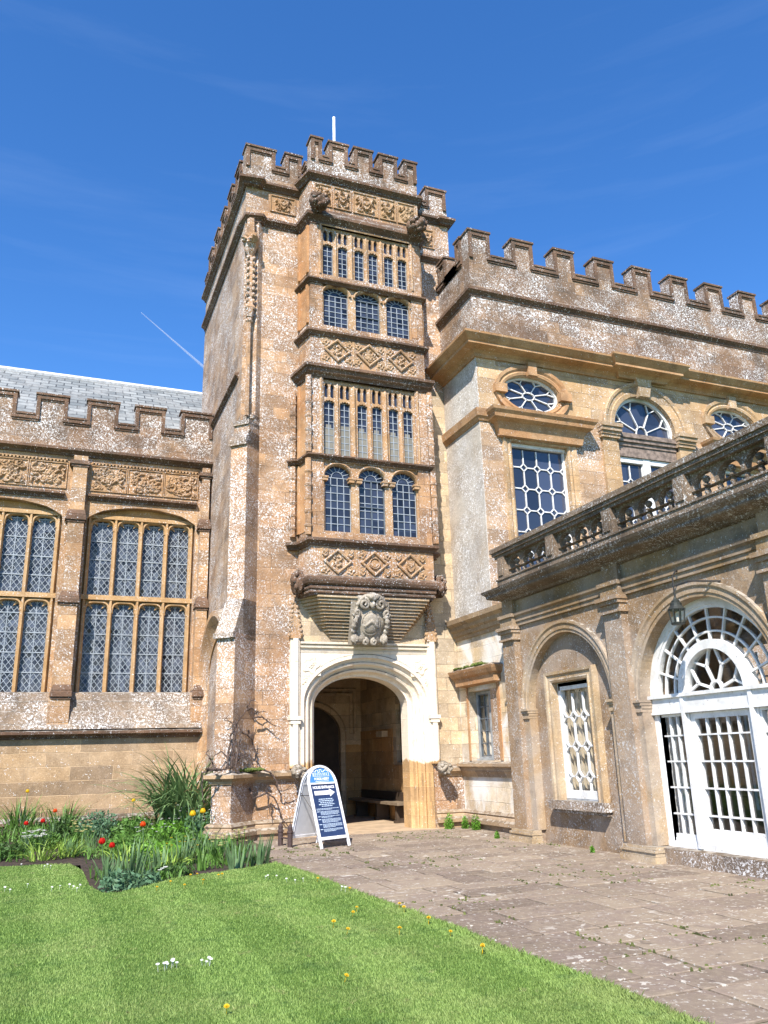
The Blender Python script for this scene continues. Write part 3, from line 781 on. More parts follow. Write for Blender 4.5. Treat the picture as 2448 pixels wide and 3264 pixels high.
def oriel_tall(z0, zh, z1, nrow, reflect_panel, gl):
    holes = []
    for a, b in LIGHTS:
        holes.append(cusped((a+b)/2, (b-a)/2, z0, zh-.02, .10))
        holes += lancets(a+.005, b-.005, zh+.13, z1-.05)
    m = MB(); m.plate(FB, rect(5.355, 7.735, z0-.02, z1+.02), holes, .06, .17)
    for i in range(len(LIGHTS)-1):
        c = (LIGHTS[i][1]+LIGHTS[i+1][0])/2; hw = (LIGHTS[i+1][0]-LIGHTS[i][1])/2
        m.add([FB.p(c-hw*.7, z0-.02, .06), FB.p(c, z0-.02, .0), FB.p(c+hw*.7, z0-.02, .06), FB.p(c-hw*.7, z1-.12, .06), FB.p(c, z1-.16, .0), FB.p(c+hw*.7, z1-.12, .06), FB.p(c, z1-.0, .05)],
              [(0,1,4,3), (1,2,5,4), (3,4,6), (4,5,6)])
    o = m.build('oriel_window', S['carve'], OR)
    g = MB()
    g.box(FB, 5.36, 7.73, z0, z1, .135, .155)
    g.build('pane', gl, OR)
    l = MB()
    for a, b in LIGHTS: gridbars(l, FB, (a+.005, b-.005, z0+.01, zh+.05), 2, nrow, .017, .118, .134)
    l.build('leading', LEAD, OR)
    if reflect_panel:  # panels with stepped tops, painted like a reflection in the lower lights
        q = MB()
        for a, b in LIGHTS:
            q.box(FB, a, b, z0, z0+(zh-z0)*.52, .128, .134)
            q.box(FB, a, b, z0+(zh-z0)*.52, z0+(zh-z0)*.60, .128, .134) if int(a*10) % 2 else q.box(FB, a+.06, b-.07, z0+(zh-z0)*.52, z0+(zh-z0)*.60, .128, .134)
        q.build('reflect_panel', REFL, OR)
oriel_tall(13.05, 13.88, 14.40, 6, False, G_BAY)
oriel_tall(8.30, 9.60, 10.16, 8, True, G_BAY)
ARL = [(5.40, 6.04), (6.23, 6.88), (7.06, 7.69)]
def oriel_arched(z0, zs, rise, z1, nrow, caps):
    holes = [arch((a+b)/2, (b-a)/2, zs, rise, z0, 16) for a, b in ARL]
    m = MB(); m.plate(FB, rect(5.355, 7.735, z0-.02, z1+.02), holes, .05, .17)
    for a, b in ARL:
        m.sweep(FB, arch((a+b)/2, (b-a)/2, zs, rise, None, 18), [(.0, .055), (.01, .02), (.035, -.01), (.065, .0), (.075, .055)])
        if caps:
            for u in (a, b): m.box(FB, u-.075, u+.055, zs-.12, zs-.01, -.02, .1); m.box(FB, u-.095, u+.07, zs-.05, zs-.012, -.035, .1)
    m.build('oriel_window', S['carve'], OR)
    g = MB(); g.box(FB, 5.36, 7.73, z0, z1, .135, .155); g.build('pane', G_BAY, OR)
    l = MB()
    for i, (a, b) in enumerate(ARL):
        gridbars(l, FB, (a+.005, b-.005, z0+.01, zs), 4, nrow, .017, .118, .134)
        c = (a+b)/2; h = (b-a)/2
        l.loop(FB, arch(c, h*.45, zs, rise*.55, None, 10), .015, .118, .134, False)
        for t in range(1, 7):
            an = math.pi*t/7; l.bar(FB, (c+h*.45*math.cos(an), zs+rise*.55*math.sin(an)), (c+h*math.cos(an), zs+rise*math.sin(an)), .015, .118, .134)
    c = MB(); a, b = ARL[1]
    c.loop(FB, rect(a+.012, b-.012, z0+.012, zs), .03, .10, .134); c.bar(FB, ((a+b)/2, z0), ((a+b)/2, zs), .03, .10, .134); c.bar(FB, (a, (z0+zs)/2), (b, (z0+zs)/2), .022, .098, .134)
    l.build('leading', LEAD, OR); c.build('casement', LEADD, OR)
oriel_arched(11.64, 12.52, .22, 12.86, 6, False)
oriel_arched(6.46, 7.76, .28, 8.12, 7, True)
# moulded frame round the tall window
m = MB()
for a, b, c, d in ((5.33, 7.76, 8.28, 10.2), (5.33, 7.76, 13.03, 14.42)):
    m.sweep(FB, [(a, c), (a, d), (b, d), (b, c)], [(-.0, .05), (.0, -.02), (.03, -.035), (.06, -.01), (.07, .01)])
m.build('window_frame', S['carve'], OR)
# corbel: stepped inverted pyramid of mouldings
m = MB(); N = 14
for i in range(N):
    t = i/(N-1); z1 = 5.02-.87*t; hz = .87/(N-1)
    xf = 5.22+.48*t; xr = 7.90-.53*t; yf = 16.79+.58*t
    xw = 4.94+.76*t**1.2; xrw = 8.17-.78*t**1.2
    q = [(xw, 17.41), (xf, yf), (xr, yf), (xrw, 17.41)]; k9 = .017
    rows = [[(a, b, z1) for a, b in q], [(a+(k9 if i_ < 2 else -k9)*.6, b+(k9 if 0 < i_ < 3 else 0), z1-hz*.16) for i_, (a, b) in enumerate(q)],
            [(a, b, z1-hz*.34) for a, b in q], [(a, b, z1-hz*.97) for a, b in q]]
    m._rows(rows, False, False); m.add(rows[-1], [(0,1,2,3)])
m.build('corbel', S['arcgold'], T)
m = MB(); cp = [(4.93, 17.42), (5.06, 16.78), (8.02, 16.78), (8.15, 17.42)]
m.cornice(cp, [(-.05, 4.98), (-.02, 4.98), (.0, 5.03), (.03, 5.04), (.03, 5.08), (.0, 5.10), (.05, 5.13), (.05, 5.18), (.02, 5.20), (.10, 5.24), (.13, 5.30), (.14, 5.36), (.12, 5.40), (.05, 5.43), (-.02, 5.46)])
m.build('corbel_cornice', S['mould'], T)
# carved cartouche hanging on the corbel
CR = Fr((6.46, 16.86, 4.50), (1, 0, 0), (0, 1, 0)); CR.v = np.array((0, -.30, 1.0))
m = MB(); ni = 60; nj = 68
XX, ZZ = np.meshgrid(np.linspace(-.52, .52, ni), np.linspace(-.58, .58, nj))
outl = .40+.06*np.cos(ZZ*9)-.05*np.clip(ZZ-.2, 0, 1)
bodyh = .13*np.sqrt(np.clip(1-(XX/outl)**4, 0, 1))*np.sqrt(np.clip(1-(ZZ/.56)**6, 0, 1))
ov = (XX/.22)**2+((ZZ+.10)/.235)**2
bodyh += np.where(ov < 1, .07*np.sqrt(np.clip(1-ov, 0, 1))+.03, 0)+.045*np.exp(-((np.sqrt(ov)-1.12)/.10)**2)
chev = (ov < .8) & (np.abs(ZZ+.16+.75*np.abs(XX)-.1) < .035); bodyh += np.where(chev, .025, 0)
m.grid(CR, -.52, .52, -.58, .58, bodyh, .10)
def spiral(cx, cz, r0, a0, sg, turns=1.6, y_=-.06, th=.05):
    return [CR.p(cx+r0*(1-.8*t)*math.cos(a0+sg*t*turns*6.28), cz+r0*(1-.8*t)*math.sin(a0+sg*t*turns*6.28), y_-.05*t) for t in np.linspace(0, 1, 30)]
for s in (-1, 1):
    m.tube(spiral(s*.22, .34, .13, 1.57, s, 1.5), list(np.linspace(.05, .03, 30)), 8)
    m.tube(spiral(s*.40, .13, .09, 3.14 if s < 0 else 0, -s, 1.4), list(np.linspace(.05, .025, 30)), 8)
    m.tube(spiral(s*.12, -.52, .075, 1.57, s, 1.4), list(np.linspace(.045, .02, 30)), 8)
    m.tube([CR.p(s*(.36+.09*math.sin(t*3.1)), .10-.58*t, -.05-.05*math.sin(t*6)) for t in np.linspace(0, 1, 20)], [.045+.03*math.sin(i*.9)**2 for i in range(20)], 8)
    m.tube([CR.p(s*(.10+.30*t), .54-.25*t*t, -.04) for t in np.linspace(0, 1, 12)], .05, 8)
    m.blob(CR.p(s*.40, -.46, -.04), (.10, .09, .12), 4+s, 8, .25)
m.blob(CR.p(0, .50, -.05), (.15, .11, .10), 9, 10, .2); m.blob(CR.p(0, .33, -.08), (.07, .08, .10), 2, 8, .2)
cc = np.array(CR.o); m.v = [tuple(cc+(np.array(q)-cc)*np.array((.88, .9, .94))) for q in m.v]
m.build('carved_coat_of_arms', S['crest'], T, smooth=True)
# door surround
m = MB()
def ring(specs):     # (half, rise, spring, y offset) lofted
    n = 28; rows = []
    for h, rs, s_, w_ in specs:
        rows.append([FT.p(u, v, w_) for u, v in arch(DC, h, s_, rs, .0, n)])
    m._rows(rows, False, False)
ring([(1.56, 1.06, 2.74, -.004), (1.54, 1.04, 2.74, -.05), (1.47, .98, 2.73, -.05), (1.45, .96, 2.73, .02), (1.41, .92, 2.72, .06), (1.37, .89, 2.72, .03), (1.34, .86, 2.71, .05), (1.32, .84, 2.71, .13),
      (1.27, .80, 2.70, .19), (1.24, .77, 2.70, .15), (1.21, .74, 2.69, .18), (1.19, .72, 2.69, .28), (1.16, .69, 2.68, .33), (1.13, .66, 2.67, .34), (1.13, .66, 2.67, .75)])
m.build('door_surround', S['door'], T)
m = MB()
m.plate(FT, [(4.99, 2.7), (4.99, 3.80), (8.10, 3.80), (8.10, 2.7)], [[(p[0], max(2.701, p[1])) for p in arch(DC, 1.552, 2.735, 1.055, None, 28)]] if False else [], -.02, -.01) if False else None
# spandrels as two triangles beside the arch
ac = arch(DC, 1.56, 2.74, 1.06, None, 28)
for half in (ac[:15], ac[14:]):
    m.mark()
    left = half[0][0] < DC-1
    corner = [(4.985, 3.79)] if left else [(8.095, 3.79)]
    top = [(DC, 3.805)]
    pl = (half+[(DC, 3.81), (4.985, 3.81)]) if left else (half+[(8.095, 3.81), (DC, 3.81)])
    m.plate(FT, pl, [], -.025, .05, back=False)
    cx = 5.20 if left else 7.88
    H = relief(.46, .46, 77 if left else 78, 'boss', .012, .045); m.grid(FT, cx-.2, cx+.26, 3.30, 3.76, H, -.03) if left else m.grid(FT, cx-.26, cx+.2, 3.30, 3.76, H, -.03)
    H = relief(.2, .2, 79, 'boss', .012, .04); q = 5.0 if left else 7.88; m.grid(FT, q, q+.2, 3.08, 3.28, H, -.03)
m.mark(); m.sweep(FT, [(4.985, 3.80), (8.10, 3.80)], [(0, .02), (0, -.03), (.05, -.05), (.05, -.02), (.11, -.02), (.11, -.07), (.15, -.08), (.15, -.04), (.19, -.04), (.19, -.11), (.235, -.12), (.25, .02)])
m.build('door_label', S['door'], T)
m = MB()
for cx in (4.86, 8.14):
    m.mark(); m.box(FT, cx-.10, cx+.10, 1.38, 4.1, -.09, .02); m.box(FT, cx-.055, cx+.055, 1.38, 4.1, -.14, -.09)
    m.box(FT, cx-.13, cx+.13, 2.36, 2.44, -.17, .02); m.box(FT, cx-.11, cx+.11, 2.28, 2.355, -.15, .02)
m.build('door_shaft', S['door'], T)
m = MB()
for cx in (4.86, 8.14):
    m.mark()
    m.add([FT.p(cx-.12, 4.1, -.13), FT.p(cx+.12, 4.1, -.13), FT.p(cx+.12, 4.1, .02), FT.p(cx-.12, 4.1, .02), FT.p(cx, 5.05, -.03)], [(0,1,4), (1,2,4), (2,3,4), (3,0,4)])
    for i in range(8):
        z = 4.12+i*.105; q = .125*(1-i/10)
        for s in (-1, 1): m.blob(FT.p(cx+s*q, z+.05, -.10*(1-i/10)), (.045, .04, .05), i, 5, .2)
m.build('door_pinnacle', S['carve'], T)
# porch inside
m = MB(); PF = Fr((0, 22.6, 0), (1, 0, 0), (0, 1, 0))
m.plate(PF, rect(4.6, 8.3, .0, 4.2), [arch(6.65, 1.02, 2.2, .78, .03, 16)], 0, .3, back=False)
m.sweep(PF, [(5.35, 2.2), (5.35, 3.25), (7.95, 3.25), (7.95, 2.2)], [(0, .02), (0, -.06), (.06, -.10), (.12, -.05), (.2, -.05), (.24, .02)])
m.sweep(PF, arch(6.65, 1.02, 2.2, .78, 0, 16), [(0, .02), (.0, -.03), (.12, -.06), (.16, -.02), (.2, .02)])
m.plate(Fr((8.3, 0, 0), (0, -1, 0), (1, 0, 0)), rect(-22.6, -17.76, 0, 4.2), [rect(-20.0, -18.8, 1.4, 2.85)], 0, .3, back=False)
m.box(FG, 4.3, 4.6, 0, 4.2, 17.76, 22.6); m.box(FG, 4.3, 8.6, 4.2, 4.3, 17.76, 22.9)
m.box(Fr((8.3, 0, 0), (0, -1, 0), (1, 0, 0)), -20.9, -20.5, 2.05, 2.2, -.2, .05)
m.build('porch_wall', S['porch'], T)
m = MB(); m.box(FG, 5.36, 5.62, .0, 1.72, 22.56, 22.598); m.mark(); m.box(FG, 7.68, 8.29, .0, 1.9, 22.575, 22.598); m.mark(); m.box(FG, 8.27, 8.297, 0, 2.25, 20.2, 22.56); m.box(FG, 8.275, 8.297, 0, 1.35, 17.8, 20.19)
m.build('porch_dado', S['porchlow'], T)
m = MB(); m.box(FG, 4.4, 8.5, .0, 3.2, 23.0-.1, 23.0-.06); m.box(FG, 5.6, 7.7, .03, 2.95, 22.75, 22.79)
m.build('inner_door', simple('dark_oak', (.05, .032, .02), .7, bumpy=.4, scale=5), T)
m = MB(); m.box(FG, 8.42, 8.44, 1.4, 2.85, 18.8, 20.0); m.build('porch_window_pane', simple('dark_pane', (.01, .01, .012), .1), T)
m = MB(); m.box(FG, 4.6, 8.4, -.05, .022, 17.2, 22.6); m.build('porch_floor', simple('porch_flags', (.42, .31, .20), .85, bumpy=.4, scale=3), T)
# blind arch moulding on the tower's left flank
m = MB(); ARp = arch(-19.2, 1.70, 3.1, 1.75, 0.3, 24)
m.sweep(FL, ARp, [(-.45, .02), (-.45, -.03), (-.30, -.08), (-.28, -.03), (-.16, -.10), (-.02, -.20), (.10, -.20), (.16, .02)])
m.build('flank_arch', S['hall'], T)
m = MB()
m.sweep(FL, arch(-19.2, 1.30, 3.05, 1.33, 0.3, 24), [(-.02, .0), (-.02, -.035), (.14, -.05), (.16, .0)])
m.build('flank_arch_lining', S['gold'], T)

# ================================================================== GREAT HALL
Hh = thing('great_hall', (0, 21.1, 0), 'long low battlemented hall left of the tower with tall mullioned windows and slate roof', 'building')
HX0 = -7.5
wins = [-4.78, -1.48, 1.82]
def hhead(c):
    h = 1.36; pts = [(c-h, 3.2), (c-h, 7.50)]
    for i in range(9):
        t = i/8; pts.append((c-h+.05+.0*t+(h-.05)*t if i else c-h+.02, 7.58+.12*min(1, i/1.5)+.26*math.sin(t*1.57)*.85))
    L = pts[2:]; R_ = [(2*c-p[0], p[1]) for p in reversed(L[:-1])]
    return [(c-h, 3.2), (c-h, 7.50)]+L+R_+[(c+h, 7.50), (c+h, 3.2)]
m = MB(); m.plate(FH, rect(HX0, 3.548, 2.3, 9.375), [hhead(c) for c in wins], 0, .45, back=False)
m.box(FH, HX0, 3.54, 2.3, 9.5, .9, 1.0)
m.build('wall', S['hall'], Hh)
m = MB(); m.box(FH, HX0, 3.50, 0, 2.30, -.28, .3); m.build('lower_wall', S['halllow'], Hh)
m = MB()
m.sweep(Fr((0, 0, 0), (1, 0, 0), (0, 1, 0)), [(HX0, 0), (3.5, 0)], [(3.23, 21.1), (3.2, 20.98), (3.02, 20.94), (3.0, 20.9), (2.78, 20.86), (2.76, 20.82), (2.5, 20.76), (2.45, 20.72), (2.36, 20.70), (2.36, 21.1)])
m.build('window_sill_slope', S['slope'], Hh)
m = MB()
HP = lambda q: [(HX0, 21.1-q), (3.54, 21.1-q)]
m.cornice(HP(0), sp(9.16, 9.40, .2)); m.cornice(HP(.28), sp(2.15, 2.37, .2)); m.cornice(HP(.28), [(-.02, 0), (.10, 0), (.10, .3), (.14, .32), (.13, .38), (.05, .45), (-.02, .47)])
for i, c in enumerate(wins): m.cornice([(c-1.38, 21.1), (c+1.36, 21.1)], sp(8.02, 8.22, .13))
m.build('cornice', S['mould'], Hh)
m = MB()
for c in wins:
    for j in range(3):
        a = c-1.36+j*.92; panel(m, FH, a, a+.90, 8.28, 8.97, int(100+c*10+j*7), 'foliage', .075, frame=.035)
m.build('carved_frieze', S['carve'], Hh, recalc=False)
for c in wins:
    pl = [(c-1.36, 9.05)]
    for u in np.arange(c-1.36, c+1.33, .085): pl += [(u, 8.985), (u+.045, 8.985), (u+.045, 9.03), (u+.0849, 9.03)]
    m = MB(); m.plate(FH, pl+[(pl[-1][0], 9.05)], [], -.05, .01, back=False); m.build('dentil_band', S['carve'], Hh)
for x in (-6.43, -3.13, .17, 3.40):
    m = MB(); a, b = x-.16, x+.22
    if x > 3: a, b = 3.26, 3.50
    m.box(FH, a+.02, b-.02, 7.5, 9.14, -.20, .01); m.box(FH, a, b, 5.45, 7.5, -.25, .01); m.box(FH, a-.04, b, 3.2, 5.45, -.31, .01); m.box(FH, a-.08, b+.01, 2.36, 3.2, -.36, .01)
    m.mat2 = S['mould']; k0 = len(m.f)
    for z in (9.0, 7.52, 5.42, 3.2):
        d = {9.0: .2, 7.52: .25, 5.42: .31, 3.2: .36}[z]
        m.frustum(FH, (a-.07, b+.04, z-.10, -d-.06, .01), (a-.05, b+.03, z, -d-.05, .01)); m.box(FH, a-.03, b+.02, z-.16, z-.10, -d-.025, .01)
        if z < 9: m.frustum(FH, (a-.06, b+.03, z, -d-.05, .01), (a, b, z+.2, -d+.06, .01)); m.box(FH, a-.045, b+.025, z+.0, z+.06, -d-.035, .01)
    m.m2 = [(k0, len(m.f))]; m.build('pilaster_buttress', S['hall'], Hh)
mer = [(2.67, 3.53), (1.47, 2.25), (.25, 1.04), (-.98, -.22), (-2.2, -1.44), (-3.42, -2.66), (-4.64, -3.88), (-5.86, -5.1), (-7.08, -6.32)][::-1]
parapet(FH, HX0, 3.54, 9.38, 10.17, 10.80, mer, .3, S['parap'], Hh)
# mullioned windows
def hall_window(c):
    Ls = [(c-1.225+i*.64, c-1.225+i*.64+.53) for i in range(4)]
    HWF = Fr((0, 21.1, 0), (1, 0, 0), (0, 1, 0))
    holes = []
    for a, b in Ls:
        holes.append(cusped((a+b)/2, .265, 5.62, 7.30, .26, 40, (.80, 2.34), .42)); holes.append(cusped((a+b)/2, .265, 3.25, 5.17, .26, 40, (.80, 2.34), .42))
    m = MB(); m.plate(HWF, rect(c-1.40, c+1.40, 3.2, 8.1), holes, .24, .34)
    for a, b in Ls:
        for v in (7.28, 5.15):
            m.sweep(HWF, [(p[0], p[1]) for p in arch((a+b)/2, .27, v+.02, .27, None, 16, .6)], [(-.02, .245), (.0, .16), (.035, .16), (.05, .245)])
    for i in range(5):
        u = c-1.28+i*.64
        for v0, v1 in ((3.22, 5.50), (5.62, 7.66)):
            m.add([HWF.p(u-.056, v0, .24), HWF.p(u-.02, v0, .13), HWF.p(u+.02, v0, .13), HWF.p(u+.056, v0, .24)]+[HWF.p(u-.056, v1, .24), HWF.p(u-.02, v1, .13), HWF.p(u+.02, v1, .13), HWF.p(u+.056, v1, .24)], [(0,1,5,4), (1,2,6,5), (2,3,7,6), (4,5,6,7), (0,3,2,1)])
    m.box(HWF, c-1.36, c+1.36, 5.50, 5.62, .12, .3); m.box(HWF, c-1.36, c+1.36, 7.60, 7.70, .12, .3)
    o = m.build('mullioned_window', S['mull'], Hh)
    g = MB(); l = MB()
    g.box(HWF, c-1.36, c+1.36, 3.2, 7.9, .30, .32)
    for a, b in Ls:
        for v0, v1 in ((3.25, 5.45), (5.62, 7.58)):
            diamonds(l, HWF, (a, b, v0, v1), .135, .175, .0135, .285, .299)
            cx = (a+b)/2; l.bar(HWF, (cx, v0), (cx, v1), .022, .277, .29)
            for v in np.arange(v0+.46, v1, .475): l.bar(HWF, (a, v), (b, v), .026, .273, .29)
    g.build('pane', G_HALL, o); l.build('leading', LEAD, o)
for c in wins: hall_window(c)
def slate():
    k = NT('slate_roof'); uv = k.n('ShaderNodeUVMap', uv_map='uv')
    br = k.n('ShaderNodeTexBrick', offset=.5); k.l(uv.outputs[0], br.inputs['Vector']); br.inputs['Scale'].default_value = 1
    br.inputs['Brick Width'].default_value = .46; br.inputs['Row Height'].default_value = .27; br.inputs['Mortar Size'].default_value = .02; br.inputs['Mortar Smooth'].default_value = .3
    br.inputs['Color1'].default_value = (.13, .145, .145, 1); br.inputs['Color2'].default_value = (.27, .285, .275, 1); br.inputs['Mortar'].default_value = (.035, .038, .04, 1)
    c = k.mix(k.ramp(k.noise(1.2, 5), .4, .7, 0, .6), br.outputs['Color'], (.30, .30, .28))
    c = k.mix(k.ramp(k.noise(6, 5), .52, .66, 0, .6), c, (.095, .095, .09))
    k.l(c, k.b.inputs['Base Color']); k.b.inputs['Roughness'].default_value = .7
    k.l(k.bump(br.outputs['Fac'], .5, -.02), k.b.inputs['Normal']); return k.m
SLATE = slate()
m = MB(); ry, rz = 27.1, 14.1
m.add([(HX0, 21.45, 9.75), (9.0, 21.45, 9.75), (9.0, ry, rz), (HX0, ry, rz)], [(0,1,2,3)])
m.add([(HX0, 33, 9.75), (9.0, 33, 9.75), (9.0, ry+.01, rz), (HX0, ry+.01, rz)], [(0,1,2,3)])
rf = m.build('roof', SLATE, Hh)
m = MB(); m.tube([(HX0, ry, rz+.02), (9.0, ry, rz+.02)], .11, 8); m.build('ridge', simple('lead_ridge', (.55, .55, .55), .6), rf)

# ================================================================== SALOON WING
Wg = thing('saloon_wing', (8.85, 15.6, 0), 'golden stone wing right of the tower with oval windows under a battlemented parapet', 'building')
oc1, oc2 = (10.36, 10.0), (16.75, 10.0)
def ell(c, a, b, n=40): return [(c[0]-a*math.cos(2*math.pi*i/n), c[1]+b*math.sin(2*math.pi*i/n)) for i in range(n)]
VC = 13.72
WXE = 24.0
m = MB()
m.plate(FW, rect(8.868, WXE, 9.30, 11.2), [ell(oc1, .80, .47), ell(oc2, .80, .47), arch(VC, .99, 9.44, .99, 9.301, 28)], 0, .35, back=False)
m.build('upper_wall', S['winggold'], Wg)
m = MB()
rw = [(9.66, 11.24), (16.2, 17.78)]
m.plate(FW, rect(8.868, WXE, 0, 9.30), [rect(a-.02, b+.02, 5.28, 8.70) for a, b in rw]+[rect(VC-.99, VC+.99, 5.3, 9.299)], 0, .35, back=False)
m.build('wall', S['wing'], Wg)
m = MB(); m.box(FW, 8.86, WXE, 11.202, 12.697, -.012, .3); m.box(FS, -17.4, -15.591, 11.202, 12.697, -.012, .3); m.build('attic_wall', S['parap'], Wg)
m = MB(); m.plate(FS, rect(-17.41, -15.602, 4.602, 11.2), [], 0, .3, back=False); m.build('side_wall', S['wingside'], Wg)
m = MB(); m.plate(FS, rect(-17.398, -13.9, 0, 4.6), [rect(-16.93, -15.62, 1.42, 2.92)], 0, .45, back=False)
m.box(FG, 8.86, 13, 4.5, 4.6, 13.9, 15.6)
m.build('lower_side_wall', S['sidelow'], Wg)
m = MB()
SP = lambda q: [(8.85, 17.4), (8.85, 15.6), (WXE, 15.6)]
cor = lambda a, b, q: [(-.02, a), (.05, a), (.08, a+.06), (.16, a+.10), (.30, a+.13), (.34, a+.16), (.40, a+.17)]
m.cornice(SP(0), [(-.02, 10.76), (.05, 10.76), (.07, 10.84), (.14, 10.90), (.34, 10.93), (.36, 10.94), (.36, 11.0), (.39, 11.02), (.50, 11.14), (.51, 11.19), (.3, 11.22), (-.02, 11.28)])
m.cornice([(VC-.72, 15.6), (VC-.72, 15.48), (VC+.72, 15.48), (VC+.72, 15.6)], [(-.02, 10.80), (.05, 10.80), (.07, 10.86), (.14, 10.92), (.34, 10.95), (.36, 10.96), (.36, 11.02), (.39, 11.05), (.50, 11.18), (.51, 11.23), (.3, 11.25), (-.02, 11.29)])
# the small hood cornices over the two square windows
for a, b in rw:
    c = (a+b)/2
    m.cornice([(c-1.16, 15.6), (c-1.16, 15.45), (c+1.16, 15.45), (c+1.16, 15.6)], [(-.16, 8.72), (.0, 8.74), (.02, 8.86), (.05, 8.98), (.09, 9.06), (.22, 9.12), (.24, 9.2), (.30, 9.27), (.32, 9.34), (.1, 9.38), (-.16, 9.42)])
m.cornice([(8.85, 17.4), (8.85, 15.6), (9.2, 15.6)], [(-.02, 9.10), (.03, 9.10), (.06, 9.16), (.10, 9.2), (.12, 9.32), (.13, 9.38), (.04, 9.42), (-.02, 9.44)])
m.build('cornice', S['gold'], Wg)
m = MB(); m.box(FG, 9.0, WXE, 12.5, 12.6, 15.75, 24); m.build('roof', S['slope'], Wg)
m = MB(); m.cornice(SP(0), sp(12.44, 12.72, .13)); m.build('string_course', S['mould'], Wg)
mer = [(8.85, 9.46)]+[(10.11+i*1.275, 10.74+i*1.275) for i in range(11)]
parapet(FW, 8.85, WXE, 12.70, 13.66, 14.38, mer, .34, S['parap'], Wg)
parapet(FS, -17.4, -15.945, 12.70, 13.66, 14.36, [(-16.25, -15.95), (-17.3, -16.85)], .34, S['parap'], Wg)
# lower side entablature, hood, sill course, base
m = MB()
SPp = [(8.85, 17.4), (8.85, 13.9)]
m.cornice(SPp, [(-.02, 4.12), (.04, 4.12), (.05, 4.2), (.09, 4.22), (.10, 4.30), (.16, 4.34), (.17, 4.42), (.26, 4.48), (.28, 4.58), (.1, 4.62), (-.02, 4.64)])
m.cornice(SPp, [(-.02, 1.08), (.03, 1.08), (.05, 1.14), (.10, 1.2), (.11, 1.27), (.17, 1.3), (.17, 1.36), (-.02, 1.4)])
m.cornice(SPp, [(-.02, .0), (.05, .0), (.05, .12), (.13, .13), (.13, .2), (.09, .24), (.05, .3), (.07, .33), (.03, .38), (-.02, .40)])
m.build('side_moulding', S['halllow'], Wg)
m = MB(); m.cornice([(8.85, 17.25), (8.62, 17.25), (8.62, 15.35), (8.85, 15.35)], [(-.2, 3.02), (-.05, 3.05), (-.04, 3.2), (.02, 3.24), (.06, 3.32), (.08, 3.38), (.0, 3.42), (-.25, 3.44)])
m.box(FS, -17.0, -16.935, 1.42, 3.02, -.03, .1); m.box(FS, -15.615, -15.5, 1.42, 3.02, -.02, .1)
hd = m.build('window_hood', S['gold'], Wg)
MOSS = simple('moss', (.09, .12, .02), .95, bumpy=1, var=.5, scale=20)
m = MB()
for i in range(46):
    y_ = random.uniform(15.75, 17.2); m.blob((random.uniform(8.56, 8.8), y_, 3.44), (.04, .07, random.uniform(.015, .05)), i, 5, .3)
m.build('moss', MOSS, hd)
# casement in the side wall
m = MB(); CS = FS
m.loop(CS, rect(-16.88, -15.66, 1.47, 2.88), .06, .18, .26); m.bar(CS, (-16.27, 1.45), (-16.27, 2.9), .09, .17, .26); m.box(CS, -16.93, -15.62, 1.40, 1.46, .12, .4)
cw = m.build('casement_window', simple('weathered_frame', (.30, .31, .31), .7), Wg)
m = MB()
for a, b in ((-16.83, -16.33), (-16.21, -15.71)): gridbars(m, CS, (a, b, 1.52, 2.84), 2, 5, .018, .20, .23)
m.build('leading', LEADD, cw)
m = MB(); m.box(CS, -16.88, -15.66, 1.47, 2.88, .23, .236); m.build('pane', G_CLEAR, cw)
def curtain(fr, u0, u1, v0, v1, w0, name, par, mat=CURTAIN, amp=.035, per=.13):
    n = int((u1-u0)/.012); U = np.linspace(u0, u1, n); H = np.tile(amp*np.sin(U/per*6.28+np.sin(U*5)*1.2)+amp*.4*np.sin(U*93), (6, 1))
    m = MB(); m.grid(fr, u0, u1, v0, v1, H, w0); return m.build(name, mat, par, smooth=True)
curtain(CS, -16.9, -15.6, 1.4, 2.95, .40, 'curtain', cw, simple('pale_curtain', (.60, .57, .50), .95))
m = MB(); m.box(CS, -17.0, -15.5, 1.3, 3.0, .7, .72); m.build('room_back', simple('dim_room', (.05, .04, .03), .9), cw)
# square sash windows with octagon glazing
for i, (a, b) in enumerate(rw):
    m = MB(); m.sweep(FW, [(a, 5.3), (a, 8.68), (b, 8.68), (b, 5.3)], [(0, .25), (0, -.02), (.05, -.045), (.10, -.02), (.14, -.05), (.23, -.07), (.25, .01)])
    m.box(FW, a-.26, b+.26, 5.0, 5.28, -.1, .2)
    o = m.build('sash_window', S['winggold'], Wg)
    q = MB(); q.loop(FW, rect(a+.02, b-.02, 5.32, 8.66), .05, .14, .24); q.box(FW, a+.005, b-.005, 8.6, 8.675, .10, .2)
    octagons(q, FW, (a+.04, b-.04, 5.34, 8.62), 4, .535, 8.11+.0, .095, .026, .17, .20)
    q.build('sash', WHITE, o)
    g = MB(); g.box(FW, a, b, 5.3, 8.68, .20, .21); g.build('pane', G_WING, o)
